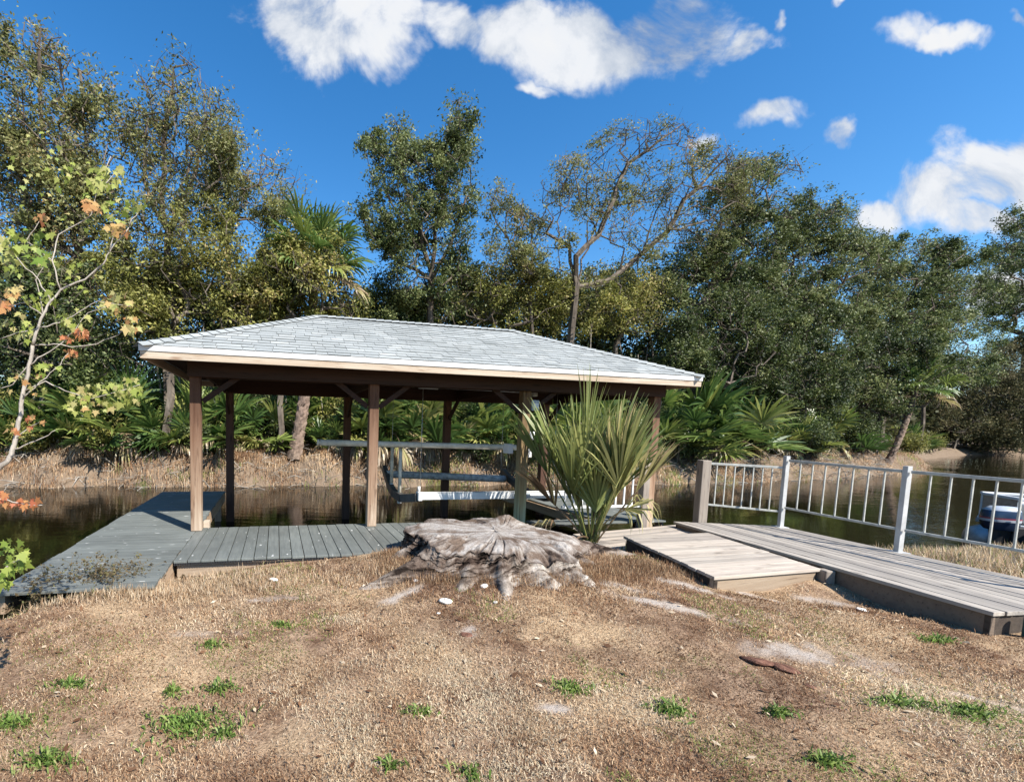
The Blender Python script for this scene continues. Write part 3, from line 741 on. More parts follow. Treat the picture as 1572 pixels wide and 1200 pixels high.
for sx_ in (-.95, .95): m.tube([(sx_, .5, 1.02), (sx_ * .9, .95, 1.22), (sx_ * .9, 1.7, 1.22), (sx_, 2.1, 1.02)], .022, 8)
m.tube([(-.86, .95, 1.22), (.86, .95, 1.22)], .022, 8)
m.build('windshield_frame', MAT['white'], bt)
mt_ = thing('motor', None, None); mt_.parent = bt; mt_.location = (0, -.35, 0)
def loft(name, mat, parent, rings, n=20, cap=True):
    P_ = np.array([[(cx + rx * math.copysign(abs(cos(a)) ** .7, cos(a)), cy + ry * math.copysign(abs(sin(a)) ** .7, sin(a)), z) for a in np.linspace(0, 2 * pi, n, endpoint=False)] for (cx, cy, rx, ry, z) in rings])
    return grid_mesh(name, P_, mat, parent, wrap=True)
cw, ntw, Nw = newmat('outboard_cowl'); zc = coord(ntw, 'Object'); sz = Nw('ShaderNodeSeparateXYZ'); lk(ntw, zc, sz.inputs[0])
rr = ramp(ntw, mth(ntw, 'MULTIPLY', sz.outputs[2], 1.), [(0, (.015, .025, .05)), (.60, (.015, .025, .05)), (.601, (.40, .42, .45)), (.64, (.40, .42, .45)), (.641, (.22, .04, .06)), (.67, (.22, .04, .06)), (.671, (.02, .04, .08)), (.80, (.36, .40, .45))], 'CONSTANT')
bsdf(ntw, rr.outputs[0], .25)
loft('cowl', cw, mt_, [(0, 0, .13, .17, .45), (0, 0, .155, .22, .52), (0, 0, .165, .24, .66), (0, 0, .155, .22, .80), (0, .03, .11, .16, .87), (0, .04, .01, .01, .88)])
loft('leg', MAT['black'], mt_, [(0, .02, .10, .14, .5), (0, .02, .06, .13, .35), (0, .02, .05, .13, .0), (0, .02, .05, .13, -.4)])
MB().box(-.10, .10, .12, .36, .2, .52).build('mount_bracket', MAT['black'], mt_, bevel=.02)
MB().box(-.13, .13, -.2, .16, .02, .04).build('cavitation_plate', MAT['black'], mt_)


# ------------------------------------------------------------------ stump
def stumpmat():
    m, nt, N = newmat('weathered_stump')
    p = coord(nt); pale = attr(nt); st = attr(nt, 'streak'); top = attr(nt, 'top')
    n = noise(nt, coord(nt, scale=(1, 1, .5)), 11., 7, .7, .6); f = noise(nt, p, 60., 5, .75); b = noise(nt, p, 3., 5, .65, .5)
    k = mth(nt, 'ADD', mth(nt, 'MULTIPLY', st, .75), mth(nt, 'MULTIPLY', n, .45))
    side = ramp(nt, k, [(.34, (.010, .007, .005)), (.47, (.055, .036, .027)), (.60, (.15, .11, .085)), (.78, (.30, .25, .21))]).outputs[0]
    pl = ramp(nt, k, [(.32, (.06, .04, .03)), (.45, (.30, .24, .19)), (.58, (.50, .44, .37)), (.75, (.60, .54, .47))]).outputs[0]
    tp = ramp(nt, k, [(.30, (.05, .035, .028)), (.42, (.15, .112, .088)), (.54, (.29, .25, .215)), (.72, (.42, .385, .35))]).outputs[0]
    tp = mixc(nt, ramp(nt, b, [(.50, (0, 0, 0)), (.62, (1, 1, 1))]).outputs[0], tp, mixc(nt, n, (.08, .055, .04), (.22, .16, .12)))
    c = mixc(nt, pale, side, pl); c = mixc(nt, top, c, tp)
    c = mixc(nt, 1., c, ramp(nt, f, [(.3, (.55, .55, .55)), (.6, (1.1, 1.1, 1.1))]).outputs[0], 'MULTIPLY')
    bsdf(nt, c, .95, bump=mth(nt, 'ADD', mth(nt, 'MULTIPLY', k, 1.5), mth(nt, 'MULTIPLY', f, .5)), bstr=1., bdist=.03, spec=.1); return m
SC = np.array([1.36, 5.25, 0.])
nth, nr = 640, 170
th = np.linspace(0, 2 * pi, nth, endpoint=False)
cyc = lambda k, s_, r_: fbm(np.cos(th) * k + 5 * r_, np.sin(th) * k + r_, r_ * 1.0, seed=s_, o=4)
lob = 1 + .045 * np.sin(5 * th + .6) + .05 * np.sin(8 * th + 2) + .04 * cyc(5, 40, th * 0) + .03 * cyc(14, 39, th * 0)
Rt = np.array(1 / np.sqrt((np.cos(th) / 1.0) ** 2 + (np.sin(th) / .86) ** 2)) * lob
roots = [(-2.56, .80, .10), (-2.05, .26, .08), (-1.72, .30, .07), (-1.30, .14, .09), (-.95, .08, .10), (-.5, .10, .09), (.16, .95, .10), (.55, .3, .15), (-2.95, .25, .10), (2.3, .3, .2), (1.5, .2, .3)]
rootf = .12 + .13 * np.clip(-np.sin(th) + .15, 0, 1)
ridge = np.zeros_like(th)
for (a, l, w_) in roots:
    d = (th - a + pi) % (2 * pi) - pi; rootf = rootf + l * np.exp(-(d / w_) ** 2); ridge += np.exp(-(d / (w_ * .9)) ** 2)
ridge = np.clip(ridge, 0, 1.2)
SP = np.zeros((nr, nth, 3)); ST = np.zeros((nr, nth)); SK = np.zeros((nr, nth)); TOPA = np.zeros((nr, nth))
ntop = 70
for i in range(nr):
    if i < ntop:
        f = i / (ntop - 1); r = Rt * f; x = SC[0] + r * np.cos(th); y = SC[1] + r * np.sin(th)
        streak = cyc(13, 45, th * 0 + f * .55) * .7 + .5 * fbm(x * 2 + y * .6, y * 13 - x * 2, seed=46)
        crack = np.exp(-(np.abs(cyc(6, 47, th * 0 + f * .3)) / .05)) * sstep(.25, .6, f)
        z = .305 - .03 * (r * np.cos(th)) + .02 * (r * np.sin(th)) + .035 * fbm(x * 1.7, y * 1.7, seed=41) + .014 * streak - .035 * crack
        z = z + .11 * np.exp(-(((x - 1.62) / .17) ** 2 + ((y - 5.7) / .14) ** 2)) - .05 * sstep(.80, 1, f) * (1 + 1.6 * cyc(3.5, 44, th * 0)) - .07 * sstep(.55, .95, f) * sstep(.05, .3, cyc(2.6, 43, th * 0 + f * .4)) - .05 * sstep(0, 1, (x - 1.75)) * f
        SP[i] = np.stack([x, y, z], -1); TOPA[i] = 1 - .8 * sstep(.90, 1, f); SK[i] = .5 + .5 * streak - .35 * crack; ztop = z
    else:
        f = (i - ntop + 1) / (nr - ntop)
        streak = .6 * cyc(20, 51, th * 0 + f * .9) + .6 * cyc(6, 58, th * 0 + f * 1.6) + .3 * fbm(np.cos(th) * 16, np.sin(th) * 16, th * 0 + f * 7, seed=59); furrow = np.exp(-(np.abs(cyc(5.5, 52, th * 0 + f * 1.1)) / .06))
        ro = Rt + rootf * f ** 1.8 + .02 * f + (.03 * streak - .05 * furrow) * min(1, f * 6) * (1 - .5 * f) + .02 * cyc(30, 56, th * 0 + f * 3)
        x = SC[0] + ro * np.cos(th); y = SC[1] + ro * np.sin(th); gz = gheight(x, y); drop = 1 - (1 - f) ** 1.9
        z = ztop * (1 - drop) + (gz + .10 * ridge * (1 - f * .75) - .05 * sstep(.7, 1, f)) * drop + .02 * fbm(x * 9, y * 9, th * 0 + f * 3, seed=53, o=4) * min(1, f * 4)
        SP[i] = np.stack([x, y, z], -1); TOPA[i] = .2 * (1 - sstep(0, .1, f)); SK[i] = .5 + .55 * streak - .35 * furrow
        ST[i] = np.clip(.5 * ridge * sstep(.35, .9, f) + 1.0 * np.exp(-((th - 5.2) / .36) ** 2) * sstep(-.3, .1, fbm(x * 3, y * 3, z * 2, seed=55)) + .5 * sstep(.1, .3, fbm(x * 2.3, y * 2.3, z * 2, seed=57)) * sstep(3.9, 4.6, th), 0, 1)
so_ = thing('tree_stump', 'broad weathered grey stump with flaring roots in the dry lawn', 'stump', SC)
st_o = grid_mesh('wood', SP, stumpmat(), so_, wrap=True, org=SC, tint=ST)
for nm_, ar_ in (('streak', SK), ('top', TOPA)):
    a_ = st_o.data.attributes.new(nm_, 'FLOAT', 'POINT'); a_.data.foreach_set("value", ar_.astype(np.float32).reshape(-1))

# ------------------------------------------------------------------ branching skeletons, leaves
def tubes_from_edges(P, par, rad, sides=5):
    idx = np.where(par >= 0)[0]; a = P[par[idx]]; b = P[idx]; ra_ = rad[par[idx]]; rb2 = rad[idx]
    ra_ = np.minimum(ra_, rb2 * 2.0 + .004)
    d = b - a; L = np.linalg.norm(d, axis=1, keepdims=True); d = d / np.maximum(L, 1e-6)
    up = np.where(np.abs(d[:, 2:3]) < .9, np.array([[0, 0, 1.]]), np.array([[1., 0, 0]]))
    s = np.cross(d, up); s /= np.linalg.norm(s, axis=1, keepdims=True); t = np.cross(d, s)
    b = b + d * np.minimum(rb2[:, None] * .5, .05); q = []
    for k in range(sides):
        a0, a1 = 2 * pi * k / sides, 2 * pi * (k + 1) / sides
        o0 = s * cos(a0) + t * sin(a0); o1 = s * cos(a1) + t * sin(a1)
        q.append(np.stack([a + o0 * ra_[:, None], a + o1 * ra_[:, None], b + o1 * rb2[:, None], b + o0 * rb2[:, None]], 1))
    return np.concatenate(q)

def leaf_quads(C, size, rng, asp=.45, flat=.0, dirs=None):
    n = len(C); a = rng.normal(size=(n, 3)); a[:, 2] *= .8
    if dirs is not None: a = a * .7 + dirs
    a /= np.linalg.norm(a, axis=1, keepdims=True)
    nn_ = rng.normal(size=(n, 3)) * .75 + sd * .62 + np.array([0, 0, .25]); b = np.cross(nn_, a); b -= a * (a * b).sum(1, keepdims=True); b /= np.linalg.norm(b, axis=1, keepdims=True)
    s = size * rng.uniform(.6, 1.35, size=(n, 1)); a = a * s; b = b * s * asp
    return np.stack([C - a * .5, C + b * .5 - a * .02, C + a * .5, C - b * .5 - a * .02], 1)

GS = []
def grow(rng, base, fork, pts, seg=.55, wob=.10, guides=()):
    """greedy branching: trunk base->fork, then every crown point is joined to the nearest wood, by short bent segments"""
    P = [np.array(base, float)]; par = [-1]
    fork = np.array(fork, float)
    n = max(3, int(np.linalg.norm(fork - P[0]) / .8))
    ph = rng.uniform(0, 6, 2)
    for i in range(1, n + 1):
        f = i / n; q = P[0] * (1 - f) + fork * f + np.array([sin(ph[0] + f * 4), sin(ph[1] + f * 5), 0]) * .16 * sin(pi * f)
        P.append(q); par.append(len(P) - 2)
    GS.clear()
    for gd in guides:
        A_ = np.array(P); j = int(np.argmin(((A_[max(0, len(A_) * 0):] - gd[0]) ** 2).sum(1))); prev = j
        for q0, q1 in zip([A_[j]] + list(gd[:-1]), gd):
            m = max(1, int(np.linalg.norm(q1 - q0) / seg))
            for i in range(1, m + 1):
                P.append(q0 + (q1 - q0) * i / m + rng.normal(size=3) * .04); par.append(prev); prev = len(P) - 1; GS.append(prev)
    order = np.argsort(np.linalg.norm(pts - fork, axis=1))
    arr = np.array([list(p_) for p_ in P] + [[0, 0, 0]] * (len(pts) * 9 + 10)); npn = len(P)
    depa = np.zeros(len(arr))
    for i in range(1, npn): depa[i] = depa[par[i]] + .8
    for k in order:
        p = pts[k]; c = arr[:npn]; dv = c - p; d = np.sqrt((dv ** 2).sum(1))
        cost = d + .16 * depa[:npn]; cost[:max(1, n - 2)] += 3
        j = int(np.argmin(cost)); L = d[j]; m = min(8, max(1, int(L / seg)))
        s = arr[j].copy(); side = rng.normal(size=3) * .09 * L; prev = j
        for i in range(1, m + 1):
            f = i / m; q = s * (1 - f) + p * f + side * sin(pi * f) * .8 + np.array([0, 0, -.07 * L * sin(pi * f)]) + rng.normal(size=3) * .03 * (f < 1)
            arr[npn] = q; par.append(prev); depa[npn] = depa[prev] + L / m; prev = npn; npn += 1
    P = arr[:npn]; par = np.array(par[:npn])
    # pipe model radii
    kids = np.zeros(npn); area = np.zeros(npn)
    for i in range(npn - 1, 0, -1):
        if kids[i] == 0: area[i] = 1.
        area[par[i]] += area[i]; kids[par[i]] += 1
    area[0] = max(area[0], 1)
    return P, par, area, kids

def make_tree(name, label, cat, px, v, blobs, n, leaf, mat, bark='bark', lsize=.11, per=34, sig=.30, seed=1, fork=None, tr=.20, group=None, tlo=0., thi=1., leafy=1., dv=1.6, sides=5, twigs=True, asp=.45, basev=None, guides=(), droop=0., rmin=.008, bend=None):
    rng = np.random.default_rng(seed); v0 = v
    for _ in range(200):                       # keep the foot of the trunk on land
        b0 = atv(px, 640, v)
        if gheight(b0[0], b0[1]) > .1: break
        v *= 1.03
    lsize *= v / v0; sig *= v / v0; dv *= v / v0; tr *= v / v0
    b0 = atv(px, 640, v); base = np.array([b0[0], b0[1], 0.]); base[2] = float(gheight(base[0], base[1])) - .1
    wt = np.array([b[2] * b[3] * (b[4] if len(b) > 4 else 1) for b in blobs], float); wt /= wt.sum()
    pts = []
    for (b, w_) in zip(blobs, wt):
        m = max(2, int(n * w_)); a = rng.uniform(0, 2 * pi, m); r = rng.uniform(0, 1, m) ** .55
        X = b[0] + np.cos(a) * r * b[2]; Y = b[1] + np.sin(a) * r * b[3]
        V_ = v + rng.uniform(-1, 1, m) * dv * np.sqrt(1 - r ** 2 * .8) + (b[5] if len(b) > 5 else 0)
        d = ray(X, Y); t = V_ / (d @ VA); pts.append(np.array([0, 0, H]) + d * t[:, None])
    pts = np.concatenate(pts); pts[:, 2] = np.maximum(pts[:, 2], base[2] + .6)
    if fork is None: fk = base * .6 + pts.mean(0) * .4
    else: fk = atv(fork[0], fork[1], v)
    gds = [[atv(q[0], q[1], v + (q[2] if len(q) > 2 else 0)) for q in gd] for gd in guides]
    P, par, area, kids = grow(rng, base, fk, pts, guides=gds)
    rad = rmin + (tr * .85 - rmin) * (area / area[0]) ** .62
    if GS: gi = np.array(GS); rad[gi] = np.maximum(rad[gi], tr * .85 * np.minimum(.75, 1.15 * (area[gi] / area[0]) ** .40))
    for i in range(len(P) - 1, 0, -1): rad[par[i]] = max(rad[par[i]], rad[i])
    root = thing(name, label, cat, base, 0, group)
    trunk = area > area[0] * .16
    Q = tubes_from_edges(P, par, rad, sides)
    e = np.tile(trunk[np.where(par >= 0)[0]], sides)
    poly_mesh('trunk', Q[e], 4, MAT[bark], root, org=base)
    poly_mesh('limbs', Q[~e], 4, MAT[bark], root, org=base)
    small = np.where(area <= 5)[0]; small = small[par[small] >= 0]
    K = int(len(pts) * per * leafy * 2.3)
    wn = rng.gamma(.5, 1., len(small)) + .03; wn = wn * (.04 + sstep(-.14, .22, fbm(P[small, 0] * .75, P[small, 1] * .75, P[small, 2] * .9, seed=seed + 5, o=2))); s = rng.choice(small, K, p=wn / wn.sum()); f = rng.uniform(0, 1, (K, 1)); C = P[s] * f + P[par[s]] * (1 - f)
    ntv = rng.normal(size=len(P)) * .17
    # clumps: leaves gather around a few twig ends per node
    cl = rng.normal(size=(len(P), 4, 3)) * sig
    C = C + cl[s, rng.integers(0, 4, K)] * .9 + rng.normal(size=(K, 3)) * sig * .42 * np.array([1, 1, .75]); C[:, 2] -= droop * rng.uniform(0, 1, K) ** 2
    C[:, 2] = np.maximum(C[:, 2], base[2] + .15)
    tint = np.clip(tlo + (thi - tlo) * (rng.beta(2, 2.4, K) * .75 + .25 * (.5 + .8 * fbm(C[:, 0] * .8, C[:, 1] * .8, C[:, 2] * .8, seed=seed))) + ntv[s], 0, 1)
    poly_mesh('crown', leaf_quads(C, lsize, rng, asp), 4, MAT[leaf], root, tint=tint, org=base)
    if twigs:
        s = rng.choice(small, min(len(small) * 2, 2000)); c0 = P[s]; c1 = c0 + cl[s, rng.integers(0, 4, len(s))] * .75
        pp = np.concatenate([c0, c1]); pr = np.concatenate([np.full(len(s), -1), np.arange(len(s))])
        rr_ = np.concatenate([np.full(len(s), .006), np.full(len(s), .0025)])
        poly_mesh('twigs', tubes_from_edges(pp, pr, rr_, 3), 4, MAT[bark], root, org=base)
    return root

def mt(*a, **k): return make_tree(a[0], a[1], 'tree', *a[2:], **k)
# left: tall airy trees above the canal
mt('laurel_oak', 'tallest airy tree at the far left with brown and olive leaves', 150, 18.0, [(62, 70, 55, 45), (40, 150, 70, 70), (120, 140, 60, 45), (70, 240, 95, 80), (150, 230, 60, 90), (30, 330, 60, 80), (110, 330, 90, 60)], 520, 'sparse', 'bark', lsize=.12, per=36, sig=.34, seed=11, fork=(125, 400), tr=.20, leafy=1.0, guides=[[(125, 400), (95, 320), (70, 230), (62, 130), (60, 40)], [(125, 400), (60, 350), (30, 270), (20, 180)], [(110, 360), (135, 270), (130, 190), (125, 110)]])
mt('laurel_oak', 'airy tree with upright bare limbs right of the tallest left tree', 255, 17.5, [(265, 120, 45, 38), (235, 170, 50, 60), (310, 170, 40, 45), (280, 240, 80, 70), (340, 220, 35, 50), (230, 310, 70, 60)], 400, 'sparse', 'bark', lsize=.11, per=26, sig=.32, seed=12, fork=(258, 360), tr=.15, leafy=.9, guides=[[(258, 360), (245, 290), (255, 200), (268, 100)], [(258, 360), (290, 290), (310, 210), (315, 150)], [(255, 350), (220, 280), (225, 180)]])
mt('laurel_oak', 'thin sparse tree leaning right behind the cabbage palm', 360, 18.5, [(405, 262, 32, 28), (448, 300, 26, 32), (385, 300, 50, 40), (345, 290, 40, 60), (430, 340, 42, 25)], 220, 'sparse', 'bark', lsize=.11, per=26, sig=.28, seed=13, fork=(350, 390), tr=.11, leafy=.8)
mt('olive_tree', 'dense yellow-green bushy tree left of the boathouse roof', 250, 16.6, [(255, 400, 80, 60), (310, 360, 70, 45), (190, 420, 60, 60), (330, 430, 70, 60), (230, 480, 90, 40)], 420, 'olive', 'bark', lsize=.12, per=60, sig=.34, leafy=.6, seed=14, fork=(260, 520), tr=.15, thi=1., dv=1.2)
mt('olive_tree', 'dense yellow-green bushy tree behind the left slope of the roof', 430, 16.8, [(420, 405, 60, 45), (480, 420, 56, 40, 1.4, -.9), (440, 400, 40, 26, 1.2, -.9), (525, 430, 24, 34), (390, 470, 60, 40), (460, 480, 60, 40), (535, 465, 30, 35)], 330, 'olive', 'bark', lsize=.12, per=60, sig=.32, leafy=.8, seed=15, fork=(440, 540), tr=.13, dv=1.2)
mt('wax_myrtle', 'dark leafy tree low at the left edge behind the maple', 60, 17.0, [(60, 420, 70, 50), (20, 480, 50, 60), (110, 470, 60, 60), (80, 540, 90, 50), (170, 540, 60, 50)], 420, 'dark', 'bark', lsize=.12, per=50, sig=.34, leafy=.6, seed=16, fork=(80, 560), tr=.13, thi=1.1, dv=1.5)
# centre: tall live oak
mt('live_oak', 'tall dark green live oak standing alone above the middle of the roof', 660, 18.0, [(703, 185, 22, 36), (690, 245, 38, 40), (612, 205, 16, 26), (640, 250, 34, 34), (572, 225, 18, 16), (595, 275, 30, 26), (700, 300, 32, 40), (640, 320, 46, 40), (570, 330, 34, 26), (620, 370, 50, 34), (690, 370, 34, 40), (640, 430, 44, 34), (700, 440, 34, 40)], 700, 'oak', 'bark', lsize=.125, per=48, sig=.27, seed=21, fork=(662, 430), tr=.17, dv=1.5, leafy=.62, guides=[[(662, 430), (668, 350), (682, 280), (698, 210), (705, 150)], [(662, 430), (640, 350), (620, 280), (612, 200)], [(645, 380), (600, 310), (575, 240)], [(662, 430), (610, 400), (570, 340)], [(662, 430), (695, 370), (715, 300)]])
mt('wax_myrtle', 'small dark rounded tree left of the tall live oak', 590, 19.0, [(590, 445, 28, 30), (560, 475, 36, 26), (620, 480, 40, 30)], 150, 'dark', 'bark', lsize=.12, per=70, sig=.3, seed=22, fork=(590, 520), tr=.09, dv=1.)
# centre right: nearly bare spreading tree
mt('bare_oak', 'nearly bare tree spreading wiry limbs above the right slope of the roof', 880, 17.2, [(890, 260, 40, 26, .8), (860, 290, 34, 26, .8), (845, 320, 26, 26, .6), (960, 225, 50, 30, .9), (1035, 205, 40, 22), (1075, 235, 34, 30), (930, 310, 60, 40, .8), (1030, 290, 50, 50, .8), (1110, 270, 40, 34), (1140, 300, 26, 26), (845, 360, 30, 24, .6), (990, 360, 60, 34, .6), (1080, 345, 46, 30), (1150, 260, 30, 20), (1000, 200, 40, 20), (1100, 240, 40, 20)], 760, 'sparse', 'bark', lsize=.10, per=11, sig=.26, seed=23, fork=(885, 436), tr=.17, leafy=1., dv=1.2, rmin=.007,
   guides=[[(880, 423), (872, 380), (840, 358)], [(885, 433), (883, 393, -.3), (917, 360, -.4), (933, 327, -.4), (947, 287, -.3), (967, 250), (1010, 217, .3), (1047, 190, .4)], [(887, 430), (893, 400, .4), (915, 350, .7), (930, 300, .8), (935, 250, .9)], [(887, 440), (933, 430, .2), (987, 390, .3), (1027, 353, .2), (1053, 307), (1087, 270, -.2), (1112, 245, -.4)], [(1027, 353), (1087, 338, .3), (1130, 300, .5)], [(880, 423), (837, 403, -.4), (815, 420, -.5)], [(917, 360), (890, 310, -.6), (880, 260, -.8)], [(987, 390), (1000, 340, .6), (1030, 280, .9)]])
mt('bare_oak', 'small bare tree with crooked twigs left of the wiry spreading tree', 825, 17.6, [(763, 310, 14, 26), (790, 350, 20, 30), (815, 340, 22, 18, 1.6), (775, 390, 34, 30), (820, 400, 26, 34), (745, 440, 44, 22), (770, 300, 16, 20), (800, 330, 20, 24)], 230, 'sparse', 'bark', lsize=.11, per=18, sig=.24, seed=24, fork=(812, 440), tr=.09, rmin=.007, guides=[[(810, 433), (792, 407), (777, 367), (753, 320), (763, 288)], [(777, 367), (778, 330), (785, 318)], [(810, 433), (770, 440), (735, 430)]])
mt('olive_tree', 'loose yellow-olive tree behind the middle of the roof ridge', 760, 18.2, [(740, 440, 50, 34), (790, 450, 50, 36), (710, 480, 44, 28), (840, 450, 36, 40), (800, 490, 60, 20)], 280, 'olive', 'bark', lsize=.12, per=44, sig=.32, leafy=.75, seed=25, fork=(765, 520), tr=.12, dv=1.4)
mt('olive_tree', 'loose yellow-olive tree behind the right slope of the roof', 940, 18.0, [(920, 440, 44, 36), (970, 430, 40, 40), (960, 485, 56, 30), (1000, 460, 30, 50), (900, 490, 40, 26)], 280, 'olive', 'bark', lsize=.12, per=42, sig=.32, leafy=.75, seed=26, fork=(945, 530), tr=.12, dv=1.4)
# right: mass of live oaks
G_R = 'live oaks massed along the right bank'
mt('live_oak', 'wind-combed live oak with thin top beside the wiry bare tree', 1070, 19.5, [(1150, 270, 40, 26), (1205, 260, 28, 24), (1120, 320, 50, 36), (1180, 320, 50, 34), (1090, 390, 60, 44), (1060, 440, 50, 34), (1160, 390, 50, 40)], 560, 'oak', 'bark', lsize=.13, per=46, sig=.30, leafy=.8, seed=31, fork=(1075, 480), tr=.20, dv=1.8, group=G_R)
mt('live_oak', 'broad dark live oak in the middle of the right-hand woods', 1230, 20.5, [(1260, 320, 40, 24), (1215, 360, 50, 36), (1290, 350, 36, 34), (1240, 420, 70, 40), (1310, 400, 50, 36), (1180, 440, 50, 40), (1280, 470, 70, 34)], 640, 'oak', 'bark', lsize=.135, per=52, sig=.32, leafy=.8, seed=32, fork=(1225, 520), tr=.22, dv=2.0, group=G_R)
mt('live_oak', 'low flat-topped live oak reaching over the canal bend', 1360, 23.0, [(1350, 385, 44, 20), (1420, 380, 40, 16), (1470, 390, 34, 22), (1380, 430, 70, 34), (1460, 440, 50, 34), (1340, 480, 60, 34), (1420, 500, 60, 34)], 640, 'oak', 'bark', lsize=.15, per=52, sig=.36, leafy=.8, seed=33, fork=(1355, 540), tr=.22, dv=2.4, group=G_R)
mt('live_oak', 'dark understorey oak behind the right corner of the roof', 1090, 18.0, [(1080, 500, 60, 40), (1140, 480, 50, 40), (1050, 540, 36, 40), (1130, 550, 60, 40), (1180, 520, 40, 40)], 480, 'dark', 'bark', lsize=.12, per=60, sig=.32, leafy=.6, seed=34, fork=(1095, 600), tr=.13, dv=1.2, group=G_R)
mt('live_oak', 'dark understorey oak above the middle of the white railing', 1230, 19.0, [(1220, 510, 56, 40), (1280, 530, 50, 44), (1190, 570, 44, 40), (1250, 590, 60, 40)], 480, 'dark', 'bark', lsize=.125, per=60, sig=.33, leafy=.6, seed=35, fork=(1235, 620), tr=.13, dv=1.4, group=G_R)
mt('live_oak', 'dark understorey oak overhanging the grassy point of the right bank', 1350, 21.0, [(1340, 540, 50, 40), (1400, 560, 50, 44), (1300, 600, 40, 34), (1370, 610, 60, 34), (1440, 560, 30, 40)], 520, 'dark', 'bark', lsize=.135, per=60, sig=.36, leafy=.6, seed=36, fork=(1350, 640), tr=.14, dv=1.6, group=G_R)
mt('live_oak', 'dark tree cut by the right edge of the picture', 1580, 27.0, [(1560, 350, 30, 30), (1540, 400, 34, 30), (1575, 410, 30, 40), (1520, 440, 30, 14), (1550, 460, 44, 24), (1590, 480, 40, 40), (1520, 500, 30, 16)], 420, 'dark', 'bark', lsize=.17, per=36, sig=.40, seed=37, fork=(1575, 520), tr=.24, dv=2.4)
mt('olive_tree', 'brownish twiggy tree leaning over the far water', 1470, 29.0, [(1450, 600, 34, 40), (1500, 590, 44, 34), (1480, 640, 44, 30), (1540, 600, 40, 40)], 340, 'far', 'bark', lsize=.19, per=36, sig=.5, seed=38, fork=(1480, 660), tr=.12, dv=2.5)
mt('olive_tree', 'olive tree where the canal bends out of sight', 1560, 38.0, [(1530, 560, 40, 40), (1580, 570, 40, 50), (1550, 620, 50, 40), (1600, 630, 40, 40)], 340, 'far', 'bark', lsize=.24, per=44, sig=.7, seed=39, fork=(1560, 640), tr=.2, dv=4)

G_F = 'tall trees filling the woods behind the front row'
for i_, (px_, bl_, lf_, lab_) in enumerate([
    (90, [(60, 430, 90, 50), (150, 440, 80, 50), (30, 520, 60, 50), (130, 520, 90, 40)], 'olive', 'rear olive-green tree filling the gap at the far left'),
    (330, [(300, 440, 80, 44), (390, 460, 70, 40), (320, 510, 90, 40)], 'dark', 'rear dark tree behind the yellow-green bushes'),
    (560, [(540, 490, 50, 34), (610, 500, 60, 30), (680, 480, 50, 40), (580, 540, 80, 30)], 'dark', 'rear dark tree low behind the roof peak'),
    (790, [(740, 470, 60, 34), (820, 460, 60, 40), (790, 510, 90, 40), (870, 480, 50, 40)], 'olive', 'rear olive tree low behind the roof ridge end'),
    (960, [(930, 460, 60, 40), (1000, 430, 50, 46), (960, 510, 80, 50), (1040, 480, 60, 50)], 'oak', 'rear green oak low behind the right roof slope'),
    (1180, [(1130, 440, 70, 46), (1210, 450, 70, 46), (1160, 520, 90, 50)], 'oak', 'rear green oak in the heart of the right-hand woods'),
    (1420, [(1360, 480, 70, 40), (1450, 480, 60, 40), (1410, 550, 90, 50), (1490, 540, 50, 50)], 'oak', 'rear green oak beside the far reach of the canal')]):
    mt('live_oak', lab_, px_, 23.5 + (3 if px_ > 1300 else 0), bl_, 330, lf_, 'bark', lsize=.18, per=44, sig=.42, seed=140 + i_, tr=.16, dv=2., group=G_F, twigs=False)

